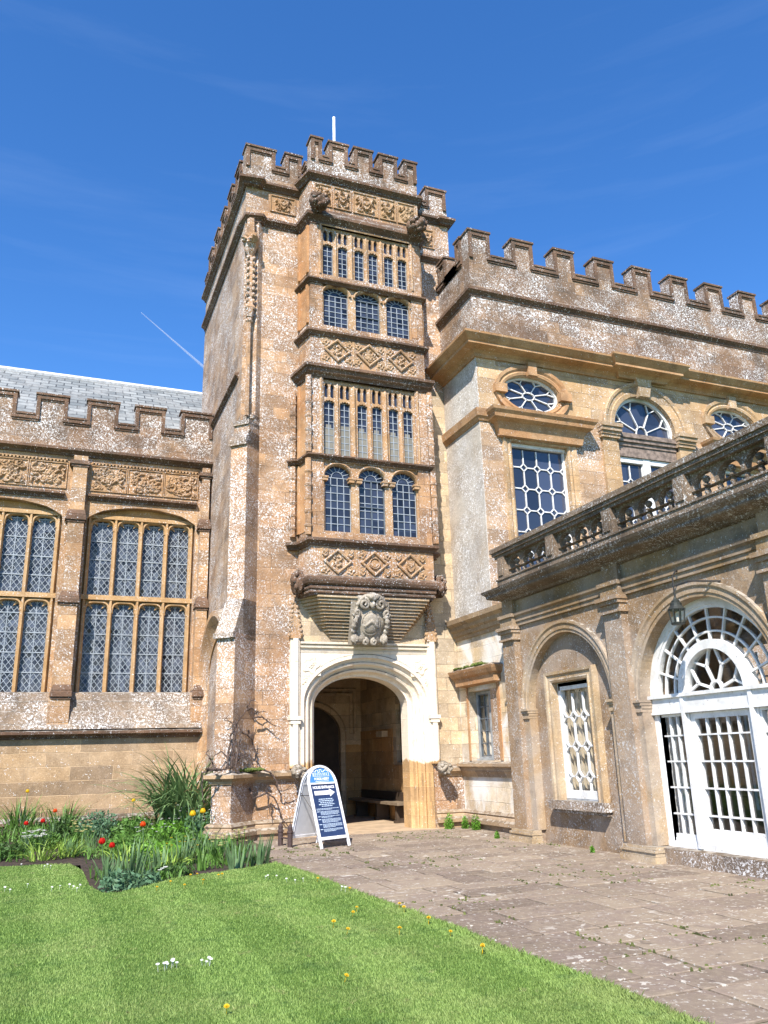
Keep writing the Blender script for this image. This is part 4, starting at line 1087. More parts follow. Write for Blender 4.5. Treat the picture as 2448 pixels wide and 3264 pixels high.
# oval windows
for i, c in enumerate((oc1, oc2)):
    m = MB()
    m.sweep(FW, ell(c, .82, .49, 48), [(0, .2), (.0, -.03), (.06, -.05), (.10, -.03), (.15, -.07), (.23, -.08), (.24, .01)], closed=True)
    for an, sc in ((math.pi/2, 1), (0, 1), (math.pi, 1)):
        d = (math.cos(an), math.sin(an)); p0 = (c[0]+d[0]*.76, c[1]+d[1]*.45); p1 = (c[0]+d[0]*1.08, c[1]+d[1]*.80)
        m.bar(FW, p0, p1, .22 if an != math.pi/2 else .24, -.14, .02)
    o = m.build('oval_window', S['gold'] if i == 0 else S['winggold'], Wg)
    q = MB(); q.loop(FW, ell(c, .79, .46, 48), .07, .10, .22); q.loop(FW, ell(c, .17, .10, 16), .026, .14, .18)
    for j in range(8):
        an = j*math.pi/4+math.pi/8; e = lambda t, a: (c[0]+math.cos(a)*.78*t, c[1]+math.sin(a)*.45*t)
        q.bar(FW, e(.21, an), e(.74, an), .024, .14, .18)
        for s in (-1, 1): q.bar(FW, e(.74, an), e(1.0, an+s*.2), .022, .14, .18)
    q.build('sash', WHITE, o)
    g = MB(); g.plate(FW, ell(c, .80, .47, 32), [], .18, .19); g.build('pane', G_WING, o)
# the venetian window between them
m = MB()
m.sweep(FW, arch(VC, .97, 9.44, .97, None, 28), [(0, .25), (0, -.03), (.12, -.05), (.14, -.03), (.24, -.05), (.26, -.08), (.33, -.10), (.36, -.08), (.37, .01)])
m.add([FW.p(VC-.16, 10.35, -.16), FW.p(VC+.16, 10.35, -.16), FW.p(VC+.24, 10.82, -.2), FW.p(VC-.24, 10.82, -.2)]+[FW.p(VC-.16, 10.35, .02), FW.p(VC+.16, 10.35, .02), FW.p(VC+.24, 10.82, .02), FW.p(VC-.24, 10.82, .02)], [(0,1,2,3), (0,4,5,1), (1,5,6,2), (2,6,7,3), (3,7,4,0)])
for u0, u1 in ((VC-1.44, VC-.97), (VC+.97, VC+1.44)):
    m.box(FW, u0, u1, 5.0, 8.97, -.09, .05); m.box(FW, u0+.02, u1-.02, 8.97, 9.08, -.07, .05)
    for j, (a, b, q) in enumerate(((9.08, 9.16, .13), (9.16, 9.24, .16), (9.24, 9.34, .21), (9.34, 9.44, .25))): m.box(FW, u0-q*.3, u1+q*.3, a, b-.002, -q, .05)
vo = m.build('venetian_window', S['winggold'], Wg)
m = MB(); 
for a, b, q in ((8.70, 8.98, .06), (8.98, 9.08, .03), (9.08, 9.18, -.02), (9.18, 9.30, -.06)): m.box(FW, VC-.968, VC+.968, a, b-.002, q, .25)
m.build('wooden_transom', simple('bare_weathered_wood', (.20, .15, .12), .85, bumpy=.5, var=.4, scale=10), vo)
m = MB()
m.loop(FW, [(VC-.97, 9.3)]+arch(VC, .93, 9.44, .93, None, 28)+[(VC+.97, 9.3)], .09, .10, .22, False)
m.loop(FW, arch(VC, .17, 9.40, .22, 9.3, 12), .03, .14, .18, False)
for t in (20, 52, 75, 105, 128, 160):
    pass
for t in (25, 65, 115, 155):
    an = R(t); e = lambda q, a: (VC+math.cos(a)*q, 9.40+math.sin(a)*q)
    m.bar(FW, e(.19, an), e(.70, an), .026, .14, .18)
    for s in (-1, 1): m.bar(FW, e(.70, an), e(.90, an+s*.16), .024, .14, .18)
m.loop(FW, rect(VC-.93, VC+.93, 5.32, 8.70), .07, .12, .24); m.bar(FW, (VC, 5.3), (VC, 8.7), .22, .10, .24); m.bar(FW, (VC-.9, 8.62), (VC+.9, 8.62), .12, .11, .2)
for a, b in ((VC-.9, VC-.11), (VC+.11, VC+.9)): octagons(m, FW, (a, b, 5.34, 8.58), 2, .535, 8.06, .095, .026, .17, .20)
m.build('sash', WHITE, vo)
m = MB(); m.plate(FW, arch(VC, .95, 9.44, .95, 9.3, 24), [], .18, .19); m.box(FW, VC-.95, VC+.95, 5.3, 8.7, .20, .21); m.build('pane', G_WING, vo)

# ================================================================== GARDEN ARCADE
Ar = thing('garden_arcade', (8.33, 9, 0), 'low weathered stone arcade on the right with balustraded roof and white arched garden door', 'building')
YE = 1.9
A1, A2, A3 = -12.26, -8.97, -5.68
m = MB()
m.plate(FA, rect(-13.95, -YE, 0, 4.5), [arch(A1, 1.27, 2.35, 1.27, .001, 36), arch(A2, 1.35, 2.29, 1.35, .22, 36), arch(A3, 1.27, 2.35, 1.27, .001, 36)], 0, .5, back=False)
m.box(FG, 8.332, 13, 0, 4.5, 13.90, 13.952)
m.plate(Fr((8.33+.22, 0, 0), (0, -1, 0), (1, 0, 0)), rect(A1-1.4, A1+1.4, 0, 3.7), [rect(A1-.57, A1+.57, .74, 2.79)], -.08, .2, back=False)
m.plate(Fr((8.33+.22, 0, 0), (0, -1, 0), (1, 0, 0)), rect(A3-1.4, A3+1.4, 0, 3.7), [rect(A3-.57, A3+.57, .74, 2.79)], -.08, .2, back=False)
m.build('wall', S['arcade'], Ar)
m = MB(); m.box(FG, 8.9, 13.4, 4.3, 4.55, YE, 13.9); m.build('terrace_roof', S['slope'], Ar)
# interior seen through the glass
m = MB(); m.plate(Fr((12.2, 0, 0), (0, -1, 0), (1, 0, 0)), rect(-13.9, -YE, 0, 4.3), [rect(c-.85, c+.85, .45, 3.4) for c in (-11.3, -9.0, -6.7, -4.4)], 0, .2); m.box(FG, 9.0, 12.2, 0, .0+.02, YE, 13.9); m.box(FG, 8.85, 12.2, 0, 4.3, 13.5, 13.7); m.box(FG, 8.85, 12.2, 0, 4.3, 2.0, 2.1)
m.build('inner_wall', S['inner'], Ar)
m = MB(); IN = Fr((12.2, 0, 0), (0, -1, 0), (1, 0, 0))
for c in (-11.3, -9.0):
    m.mark(); m.sweep(IN, rect(c-.85, c+.85, .45, 3.4), [(0, .0), (0, -.06), (.14, -.06), (.16, .0)], closed=True); octagons(m, IN, (c-.8, c+.8, .5, 3.35), 4, .55, 2.8, .09, .03, .02, .05)
m.build('inner_window', WHITE, Ar)
m = MB()
for c in (-11.3, -9.0): m.mark(); m.box(IN, c-.85, c+.85, .45, 3.4, .06, .066)
m.build('inner_window_pane', G_CLEAR, Ar)
# pilasters
for i, c in enumerate((-13.90, -10.615, -7.33, -4.04)):
    m = MB(); hw = .22
    m.box(FA, c-hw, c+hw, .22, 3.66, -.13, .01)
    for a, b, q in ((3.66, 3.70, .19), (3.70, 3.80, .155), (3.80, 3.86, .20), (3.86, 3.925, .24)): m.box(FA, c-hw-q*.45+.05, c+hw+q*.45-.05, a, b-.002, -q, .01)
    m.build('pilaster', S['arcade'], Ar)
    m = MB(); e = -.30 if i == 0 else .0
    for a, b, q in ((0, .10, .22), (.10, .15, .19), (.15, .19, .21), (.19, .23, .17)): m.box(FA, c-hw-q*.5+.02, c+hw+q*.5+.16, a, b-.002, -q, .01)
    m.build('pilaster_base', S['arcgold'], Ar)
# arch trims and imposts
m = MB()
for c, r_, zs in ((A1, 1.25, 2.35), (A2, 1.33, 2.29), (A3, 1.25, 2.35)):
    m.mark(); m.sweep(FA, arch(c, r_, zs, r_, None, 36), [(0, .22), (0, -.015), (.05, -.02), (.06, -.035), (.13, -.035), (.16, -.06), (.20, -.06), (.21, .01)])
    for s in (-1, 1):
        a, b = (c-r_-.17, c-r_+.03) if s < 0 else (c+r_-.03, c+r_+.17)
        m.box(FA, a, b, .23, zs-.18, -.03, .24)
        m.box(FA, a-.005, b+.005, zs-.18, zs-.13, -.06, .24)
        for z0, z1, q in ((zs-.13, zs-.085, .05), (zs-.085, zs-.04, .075), (zs-.04, zs, .10)): m.box(FA, a-q*.3, b+q*.3, z0, z1-.002, -q, .24)
m.build('arch_moulding', S['archring'], Ar)
# entablature
m = MB(); AP = lambda q: [(8.33+1, 14.0), (8.33-.0, 14.0), (8.33, YE)]
AP0 = [(9.2, 13.96), (8.33, 13.96), (8.33, YE)]
m.cornice(AP0, [(-.02, 3.925), (.05, 3.925), (.05, 4.0), (.075, 4.005), (.075, 4.09), (.12, 4.12), (.13, 4.165), (.02, 4.18), (.02, 4.44), (.06, 4.46), (-.02, 4.5)])
for i, c in enumerate((-13.90, -10.615, -7.33, -4.04)):
    m.box(FA, c-.23, c+.23, 3.93, 4.10, -.15, .0); m.box(FA, c-.26, c+.26, 4.10, 4.165, -.19, .0); m.box(FA, c-.2, c+.2, 4.165, 4.45, -.10, .0)
m.build('entablature', S['entab'], Ar)
m = MB()
m.cornice(AP0, [(-.02, 4.42), (.10, 4.44), (.14, 4.48), (.32, 4.53), (.34, 4.55), (.34, 4.59), (.40, 4.64), (.42, 4.68), (.30, 4.70), (-.3, 4.71)])
m.build('cornice', S['balus'], Ar)
# balustrade
BF = Fr((7.98, 0, 0), (0, -1, 0), (1, 0, 0))
m = MB(); m.box(BF, -13.75, -YE, 4.705, 4.80, -.02, .26); m.box(BF, -13.77, -YE, 4.80, 4.83, -.04, .28)
pb = m.build('balustrade', S['balus'], Ar)
m = MB(); m.box(BF, -13.82, -YE, 5.30, 5.36, -.07, .30); m.box(BF, -13.85, -YE, 5.36, 5.45, -.10, .34); m.box(BF, -13.78, -YE, 5.24, 5.30, -.03, .27)
m.build('handrail', S['balus'], pb)
peds = [-13.55, -11.82, -10.17, -8.50, -6.83, -5.18, -3.5]
for c in peds:
    m = MB(); m.box(BF, c-.12, c+.12, 4.83, 5.24, -.04, .25); m.box(BF, c-.08, c+.08, 4.88, 5.19, -.06, -.04); m.build('pedestal', S['balus'], pb)
first = None; firstp = None
for i in range(len(peds)-1):
    a, b = peds[i]+.13, peds[i+1]-.13; n = 3; st = (b-a)/n
    cs = [a+st*(j+.5) for j in range(n)]
    m = MB(); m.plate(BF, rect(a, b, 4.98, 5.24), [arch(c, st*.5-.032, 5.02, .185, 4.981, 16) for c in cs], .06, .18)
    m.build('arched_rail', S['balus'], pb)
    for j in range(n+1):
        u = a+st*j
        if firstp is None:
            q = MB(); q.lathe((0, 0, 0), [(.055, 4.83), (.055, 4.86), (.03, 4.87), (.045, 4.91), (.03, 4.96), (.055, 4.97), (.055, 4.99)], 10)
            firstp = q.build('small_baluster', S['balus'], pb, smooth=False); o = firstp; base = Vector(firstp.location)
        else: o = firstp.copy(); COL.objects.link(o); o.parent = pb
        o.location = base+Vector((7.98+.12, -u, 0))
    for c in cs:
        if first is None:
            q = MB(); q.lathe((0, 0, 0), [(.06, 4.83), (.06, 4.865), (.03, 4.875), (.048, 4.92), (.035, 4.97), (.022, 5.0), (.05, 5.01), (.05, 5.03), (.02, 5.045), (.045, 5.075), (.058, 5.105), (.045, 5.135), (.015, 5.155)], 12)
            first = q.build('baluster', S['balus'], pb, smooth=False); o = first; base2 = Vector(first.location)
        else: o = first.copy(); COL.objects.link(o); o.parent = pb
        o.location = base2+Vector((7.98+.12, -c, 0))
# niche windows: stone architrave, sill, white sash, curtains
for c in (A1, A3):
    NF = Fr((8.33, 0, 0), (0, -1, 0), (1, 0, 0)); a, b = c-.54, c+.54
    m = MB(); m.sweep(NF, [(a, .76), (a, 2.76), (b, 2.76), (b, .76)], [(0, .30), (0, .055), (.04, .04), (.06, .06), (.12, .06), (.14, .03), (.19, .025), (.21, .15)])
    o = m.build('niche_window', S['arcgold'], Ar)
    m = MB(); m.box(NF, a-.26, b+.26, .62, .76, -.04, .28); m.box(NF, a-.22, b+.22, .56, .618, .04, .28); m.build('sill', S['slope'], o)
    m = MB(); m.loop(NF, rect(a+.035, b-.035, .80, 2.72), .07, .18, .28); m.box(NF, a+.01, b-.01, .79, .92, .17, .27); m.box(NF, a+.02, b-.02, 2.62, 2.75, .18, .27)
    octagons(m, NF, (a+.07, b-.07, .92, 2.62), 3, .50, 2.15, .095, .025, .20, .24)
    m.build('sash', WHITE, o)
    m = MB(); m.box(NF, a, b, .78, 2.76, .245, .25); m.build('pane', G_CLEAR, o)
    curtain(NF, a-.05, b+.05, .7, 2.8, .36, 'curtain', o)
# the white garden door
DF = Fr((8.33+.20, 0, 0), (0, -1, 0), (1, 0, 0)); c = A2; zs = 2.31
m = MB()
m.loop(DF, arch(c, 1.27, zs, 1.27, .24, 36), .12, -.02, .10, False); m.loop(DF, arch(c, 1.19, zs, 1.19, .24, 36), .05, .0, .08, False)
m.box(DF, c-1.34, c+1.34, 2.09, 2.29, -.05, .12); m.box(DF, c-1.36, c+1.36, 2.29, 2.34, -.09, .12); m.box(DF, c-1.35, c+1.35, 2.06, 2.09, -.07, .12)
for u in (-.62, .66): m.box(DF, c+u-.06, c+u+.06, .24, 2.058, -.02, .10); m.box(DF, c+u-.03, c+u+.03, .24, 2.33, -.075, -.02)
m.box(DF, c-1.33, c+1.33, .22, .30, -.03, .12)
m.loop(DF, arch(c, .62, zs+.02, .64, None, 28), .13, -.05, .10, False)
m.box(DF, c-1.335, c-1.25, .24, 2.06, .121, .38); m.box(DF, c+1.25, c+1.335, .24, 2.06, .121, .38)
gd = m.build('garden_door', WHITE, Ar)
m = MB()
for r_ in (.84, 1.03): m.loop(DF, arch(c, r_, zs, r_, None, 36), .027, .02, .06, False)
for j in range(1, 10):
    an = math.pi*j/10; m.bar(DF, (c+.67*math.cos(an), zs+.67*math.sin(an)), (c+1.22*math.cos(an), zs+1.22*math.sin(an)), .027, .018, .06)
m.loop(DF, arch(c, .10, zs+.03, .12, None, 12), .035, .01, .06, False)
for j in range(4):
    an = R(18+48*j); e = lambda q, a: (c+math.cos(a)*q, zs+.03+math.sin(a)*q)
    m.bar(DF, e(.11, an), e(.36, an), .032, .02, .06)
    for s in (-1, 1): m.bar(DF, e(.36, an), e(.58, an+s*.33), .03, .02, .06)
m.build('fanlight', WHITE, gd)
def leaf(u0, u1, nu, z0, rows, name, st):
    m = MB(); m.box(DF, u0, u0+st, .30, 2.055, .0, .07); m.box(DF, u1-st, u1, .30, 2.055, .0, .07); m.box(DF, u0+st, u1-st, 2.055-st, 2.055, .0, .07); m.box(DF, u0+st, u1-st, .30, z0, .012, .07)
    m.box(DF, u0+st, u1-st, .30, .345, .0, .012)
    for i in range(1, nu): u = u0+st+(u1-u0-2*st)*i/nu; m.box(DF, u-.012, u+.012, z0, 2.055-st, .012, .055)
    for r_ in rows: m.box(DF, u0+st, u1-st, r_-.011, r_+.011, .009, .055)
    return m.build(name, WHITE, gd)
rws = [1.75, 1.39, 1.03, .67]
leaf(c-1.20, c-.68, 3, .40, rws, 'side_light', .035); leaf(c+.72, c+1.20, 3, .40, rws, 'side_light', .035)
leaf(c-.555, c+.595, 5, .50, rws, 'door_leaf', .085)
m = MB(); m.plate(DF, arch(c, 1.24, zs, 1.24, .26, 32), [], .045, .05); m.build('pane', G_CLEAR, gd)
m = MB(); m.box(FA, A2-1.5, A2+1.5, .0, .215, -.03, .3); m.build('door_step', S['slope'], Ar)

# ================================================================== LOOSE THINGS
# lantern on its bracket
lx, ly = 8.0, 8.93
Ln = thing('wall_lantern', (lx, ly, 3.22), 'old dark metal lantern hanging from an iron bracket beside the white arched door', 'lantern')
COPPER = simple('verdigris_metal', (.045, .05, .045), .6, .5, bumpy=.3)
m = MB(); m.tube([(8.33, ly+.25, 4.02), (8.18, ly+.1, 4.03), (lx, ly, 3.90), (lx, ly, 3.58)], .012, 6); m.tube([(8.33, ly-.55, 3.74), (8.1, ly-.2, 3.80), (lx, ly, 3.76)], .012, 6); m.build('bracket', IRON, Ln)
m = MB(); m.lathe((lx, ly, 3.22), [(.09, 0), (.095, .02), (.09, .03)], 8); m.lathe((lx, ly, 3.22), [(.12, .20), (.125, .212), (.09, .25), (.08, .265), (.08, .295), (.055, .31), (.058, .33), (.026, .355), (.018, .385)], 12)
for j in range(8):
    a = j*math.pi/4+.39; m.tube([(lx+.088*math.cos(a), ly+.088*math.sin(a), 3.24), (lx+.115*math.cos(a), ly+.115*math.sin(a), 3.43)], .009, 5)
m.build('lantern_cage', COPPER, Ln)
m = MB(); m.lathe((lx, ly, 3.22), [(.082, .03), (.108, .20)], 8); m.build('lantern_glass', G_CLEAR, Ln)
m = MB(); m.lathe((lx, ly, 3.22), [(.02, .03), (.02, .14), (.01, .15)], 8); m.build('candle_holder', simple('pale_wax', (.6, .58, .5), .6), Ln)

# flagpole
Fp = thing('flagpole', (6.81, 20.0, 15.58), 'bare white flagpole standing on the tower roof behind the battlements', 'flagpole')
m = MB(); m.tube([(6.81, 20, 15.58), (6.81, 20, 21.0)], [.055, .045], 10); m.build('pole', simple('white_pole', (.85, .85, .85), .4), Fp)
m = MB(); m.lathe((6.81, 20, 15.58), [(.11, 0), (.11, .12), (.06, .16)], 10); m.build('pole_foot', IRON, Fp)

# A-board sign
e1 = np.array((.92, .38, 0)); e1 /= np.linalg.norm(e1); nin = np.array((-e1[1], e1[0], 0))
fl = np.array((4.68, 14.92, .018)); wS = .70; spread = .94; hS = 1.415
Sg = thing('a_board_sign', (4.84, 15.48, 0), 'white framed double sided A board with blue arched header standing before the doorway', 'sign')
PW = simple('white_powder_coat', (.82, .82, .84), .35); NAVY = simple('navy_poster', (.022, .045, .12), .3, var=.08); SKYB = simple('blue_header_board', (.06, .22, .50), .35, var=.06); PWB = simple('white_board', (.74, .75, .78), .45, var=.04)
LET = simple('white_lettering', (.85, .85, .86), .5, var=.02); LETB = simple('pale_blue_print', (.55, .68, .82), .5, var=.03)
class SFr:
    def __init__(s, o, u, v): s.o, s.u, s.v = o, u, v; s.w = -np.cross(u, v)
    def p(s, u, v, w=0.0): return tuple(s.o+s.u*u+s.v*v+s.w*w)
tS = math.hypot(hS, spread/2)
vf = (nin*spread/2+np.array((0, 0, hS)))/tS; vb = (-nin*spread/2+np.array((0, 0, hS)))/tS
F1 = SFr(fl, e1, vf); F2 = SFr(fl+nin*spread+e1*wS, -e1, vb)
for i, F in enumerate((F1, F2)):
    rad = wS/2; top = tS-rad*.98
    path = [(0.02, 0)]+[(wS/2-(rad-.02)*math.cos(math.pi*j/20), top+(rad-.02)*math.sin(math.pi*j/20)) for j in range(21)]+[(wS-.02, 0)]
    m = MB(); m.loop(F, path, .042, -.012, .022, False); m.bar(F, (.03, .17), (wS-.03, .17), .05, -.012, .02); m.bar(F, (.03, top+.01), (wS-.03, top+.01), .03, -.010, .02)
    m.build('sign_frame', PW, Sg)
    m = MB(); m.box(F, .045, wS-.045, .195, top-.005, .004, .014); pn = m.build('sign_panel', NAVY if i == 0 else PWB, Sg)
    hp = [(wS/2-(rad-.055)*math.cos(math.pi*j/20), top+.03+(rad-.08)*math.sin(math.pi*j/20)) for j in range(21)]
    m = MB(); m.plate(F, hp, [], .004, .014); hp_ = m.build('sign_header', SKYB if i == 0 else PWB, Sg)
    if i == 0: P1, H1, T1 = pn, hp_, top
m = MB(); m.tube([tuple(F1.p(.03, .95, .02)), tuple(F2.p(wS-.03, .95, .02))], .006, 5); m.tube([tuple(F1.p(.03, .62, .02)), tuple(F2.p(wS-.03, 1.0, .01))], .005, 5); m.build('sign_stay', IRON, Sg)
def text(s, size, u, v, F, par, mat, name, bold=.004, xs=1.0):
    cu = bpy.data.curves.new(name, 'FONT'); cu.body = s; cu.size = size; cu.align_x = 'CENTER'; cu.offset = bold*.35; cu.extrude = .0008
    to = bpy.data.objects.new(name, cu); COL.objects.link(to)
    dg = bpy.context.evaluated_depsgraph_get(); me = bpy.data.meshes.new_from_object(to.evaluated_get(dg))
    COL.objects.unlink(to); bpy.data.objects.remove(to)
    vv = [F.p(u+q.co.x*xs, v+q.co.y, .0015-q.co.z) for q in me.vertices]; ff = [tuple(p.vertices) for p in me.polygons]
    q = MB(); q.add(vv, ff); return q.build(name, mat, par, recalc=False, uv=False)
cx = wS/2
text('FORDE ABBEY', .062, cx, T1+.075, F1, H1, LET, 'lettering', xs=.92)
text('HOUSE ENTRANCE', .068, cx, T1-.085, F1, P1, LET, 'lettering', .006, xs=.88)
m = MB(); m.bar(F1, (cx-.24, T1-.165), (cx+.13, T1-.165), .075, .0015, .004); m.add([F1.p(cx+.12, T1-.165+.075, .0015), F1.p(cx+.12, T1-.165-.075, .0015), F1.p(cx+.25, T1-.165, .0015)], [(0,1,2)]); m.build('arrow', LET, P1)
m = MB()
v = T1-.28
for ln, (wd, du, th) in enumerate([(.34, 0, .014), (.36, 0, .014), (.30, 0, .013), (.38, 0, .015), (.26, 0, .013)]):
    u = cx-wd/2
    while u < cx+wd/2: q = random.uniform(.02, .06); m.bar(F1, (u, v), (min(u+q, cx+wd/2), v), th, .0025, .004); u += q+.012
    v -= .032
v -= .012
for blk, (n, ind) in enumerate([(2, 0), (4, .08), (2, .08), (4, .08), (4, .08), (3, .08)]):
    if ind: m.bar(F1, (cx-.27, v), (cx-.21, v), .011, .0025, .004)
    for j in range(n):
        u = cx-.27+ind; e = cx+.27-(random.uniform(.05, .2) if j == n-1 else random.uniform(0, .02))
        while u < e: q = random.uniform(.015, .05); m.bar(F1, (u, v), (min(u+q, e), v), .008, .0025, .004); u += q+.008
        v -= .0185
    v -= .014
m.build('small_print', LETB, P1)
m = MB(); v = T1+.05
m.bar(F1, (cx-.16, v), (cx+.16, v), .008, .0025, .004); m.bar(F1, (cx-.2, T1+.145), (cx+.2, T1+.145), .006, .0025, .004)
zig = [(-.19, .15), (-.19, .24), (-.15, .25), (-.15, .23), (-.11, .23), (-.11, .26), (-.06, .26), (-.06, .22), (-.02, .22), (-.02, .27), (.03, .27), (.03, .23), (.08, .23), (.08, .25), (.11, .25), (.13, .28), (.15, .25), (.19, .24), (.19, .15)]
m.loop(F1, [(cx+a, T1+b) for a, b in zig], .009, .0025, .004, False)
for a in (-.17, -.13, -.085, -.04, .005, .055, .095, .14): m.loop(F1, rect(cx+a-.008, cx+a+.01, T1+.165, T1+.205), .005, .0025, .004)
m.build('abbey_emblem', LET, H1)

# bench in the porch
Bn = thing('porch_bench', (8.0, 20.8, 0), 'dark old wooden bench against the right hand wall inside the porch', 'bench')
OAK = simple('old_oak', (.055, .036, .022), .65, bumpy=.4, scale=6); OAKT = simple('worn_oak_seat', (.20, .15, .10), .55, bumpy=.3, scale=6)
m = MB(); m.box(FG, 7.82, 8.26, .43, .49, 18.9, 22.4); m.build('seat', OAKT, Bn)
m = MB(); m.box(FG, 8.20, 8.255, .49, .70, 18.95, 22.4); m.build('backrest', OAK, Bn)
for yy in (19.2, 20.5, 22.0):
    m = MB(); m.box(FG, 7.9, 8.22, .02, .43, yy-.05, yy+.05); m.box(FG, 7.86, 8.24, .02, .08, yy-.06, yy+.06); m.build('leg', OAK, Bn)
# two short iron posts of a boot scraper
Bs = thing('boot_scraper', (4.25, 15.75, 0), 'pair of short rusty pointed posts of a boot scraper left of the sign', 'boot scraper')
RUSTM = simple('rusty_iron', (.07, .045, .04), .8, .2, bumpy=.5, scale=30)
for (px, py) in ((4.22, 16.0), (4.30, 15.62)):
    m = MB(); m.lathe((px, py, 0), [(.05, 0), (.05, .25), (.06, .26), (.06, .29), (.045, .30), (.05, .36), (.0, .43)], 8); m.build('post', RUSTM, Bs)
m = MB(); m.tube([(4.22, 16.0, .16), (4.30, 15.62, .16)], .016, 6); m.build('scraper_bar', RUSTM, Bs)

# the bare climber on the buttress
BARK = simple('vine_bark', (.09, .062, .05), .9, bumpy=.8, var=.4, scale=30)
Cl = thing('bare_climbing_vine', (3.3, 16.6, 1.36), 'leafless twisted climber sprawling over the ledge of the corner buttress', 'vine')
V = {16.58: [[(2.92, 1.44), (2.98, 1.40), (3.16, 1.39), (3.34, 1.42), (3.47, 1.51), (3.65, 1.64), (3.83, 1.67)], [(3.34, 1.42), (3.35, 1.75), (3.38, 2.02), (3.45, 2.25), (3.56, 2.36), (3.81, 2.63)],
             [(3.43, 1.40), (3.46, 1.84), (3.49, 2.18), (3.55, 2.39)], [(3.5, 1.42), (3.57, 1.93), (3.6, 2.14), (3.83, 2.03), (3.86, 1.99), (3.92, 2.13)],
             [(3.40, 1.4), (3.42, 1.7), (3.47, 2.0), (3.40, 2.3), (3.25, 2.35)], [(3.30, 1.4), (3.34, 1.6), (3.20, 1.75), (3.05, 1.66)], [(3.1, 1.42), (3.0, 1.6), (2.9, 1.72)], [(3.2, 1.41), (3.02, 1.42), (2.85, 1.36), (2.83, 1.1), (2.9, .8)]],
     17.2: [[(3.93, 2.41), (4.11, 2.43), (4.27, 2.33), (4.41, 2.22)], [(3.82, 2.15), (3.92, 1.93), (3.99, 1.67), (4.03, 1.44)], [(3.85, 1.42), (4.13, 1.38), (4.33, 1.30), (4.45, 1.13), (4.45, 0.95), (4.6, 0.93), (4.72, 1.0)],
            [(3.88, 1.03), (3.96, 0.81), (4.25, 0.92), (4.38, 0.83), (4.5, 0.61), (4.54, 0.43), (4.68, 0.25), (4.78, 0.29)], [(4.27, 0.87), (4.29, 0.65), (4.33, 0.48)], [(3.7, 2.5), (3.9, 2.62), (4.0, 2.5), (4.2, 2.55)], [(3.75, 2.55), (3.85, 2.75), (3.95, 2.78)]]}
m = MB(); rr = random.Random(4)
for yy, pls in V.items():
    for pl in pls:
        n = 3*len(pl); P = []
        for i in range(n):
            t = i/(n-1)*(len(pl)-1); k0 = min(int(t), len(pl)-2); f = t-k0
            y0 = yy
            xq = pl[k0][0]*(1-f)+pl[k0+1][0]*f
            if yy < 17: y0 = 17.0-abs(xq-3.42)*.0-.24 if xq < 3.5 else min(17.3, 16.76+(xq-3.5)*.95)
            P.append((xq+rr.uniform(-.012, .012), y0+rr.uniform(-.03, .03), pl[k0][1]*(1-f)+pl[k0+1][1]*f+rr.uniform(-.012, .012)))
        m.tube(P, list(np.linspace(.024, .007, n)), 5)
        for j in range(2, n, 2):
            d = np.array((rr.uniform(-1, 1), rr.uniform(-.5, .1), rr.uniform(-.2, 1))); d = d/np.linalg.norm(d)*rr.uniform(.06, .18)
            q = np.array(P[j]); m.tube([q, q+d*.5+np.array((0, 0, .01)), q+d], [.006, .005, .003], 4)
m.build('stem', BARK, Cl, uv=False)
m = MB()
for i in range(60):
    m.blob((rr.uniform(3.55, 4.15), rr.uniform(17.05, 17.3), 1.38), (.05, .05, rr.uniform(.015, .04)), i, 5, .3)
mo = m.build('moss_cushion', MOSS, None); tag(mo, 'yellow green moss cushions along the plinth ledge beside the vine', 'moss')

# contrail far beyond the tower
d1 = np.array((.059, .867, .494)); d2 = np.array((.150, .888, .436))
m = MB(); m.tube([d1*6000, (d1+d2)*3000, d2*6000], [2.0, 6, 11], 8)
k = NT('contrail_vapour'); tr_ = k.n('ShaderNodeBsdfTransparent'); df = k.n('ShaderNodeBsdfDiffuse'); df.inputs[0].default_value = (.9, .92, .95, 1)
mx = k.n('ShaderNodeMixShader'); mx.inputs[0].default_value = .20; k.l(tr_.outputs[0], mx.inputs[1]); k.l(df.outputs[0], mx.inputs[2]); k.l(mx.outputs[0], k.out.inputs[0])
o = m.build('contrail', k.m, None, uv=False); tag(o, 'thin white aircraft trail in the blue sky left of the tower', 'contrail')

# ================================================================== PLANTS
def leafm(name, c, var=.35, scale=5, trans=.25):
    k = NT(name)
    col = k.mix(k.ramp(k.noise(scale, 3), .3, .7), tuple(x*(1-var) for x in c), tuple(x*(1+var) for x in c))
    k.l(col, k.b.inputs['Base Color']); k.b.inputs['Roughness'].default_value = .5; k.b.inputs['Specular IOR Level'].default_value = .3
    tl = k.n('ShaderNodeBsdfTranslucent'); k.l(col, tl.inputs[0]); mx = k.n('ShaderNodeMixShader'); mx.inputs[0].default_value = trans
    k.l(k.b.outputs[0], mx.inputs[1]); k.l(tl.outputs[0], mx.inputs[2]); k.l(mx.outputs[0], k.out.inputs[0]); return k.m
GR = {'iris': leafm('iris_leaf', (.14, .235, .10)), 'sword': leafm('sword_leaf', (.15, .24, .09)), 'lime': leafm('lime_leaf', (.26, .38, .07)), 'mid': leafm('mid_green_leaf', (.105, .215, .04)),
      'blue': leafm('blue_green_leaf', (.10, .19, .10)), 'dark': leafm('dark_leaf', (.06, .12, .03)), 'fern': leafm('bright_weed', (.13, .29, .03)), 'dry': leafm('dry_leaf', (.30, .22, .09))}
def petal(name, c): return leafm(name, c, .12, 20, .3)
PT = {'red': petal('red_petal', (.60, .015, .01)), 'orange': petal('orange_petal', (.70, .08, .01)), 'yellow': petal('yellow_petal', (.75, .50, .02)), 'white': petal('white_petal', (.80, .80, .76)), 'cream': petal('cream_petal', (.75, .68, .30))}
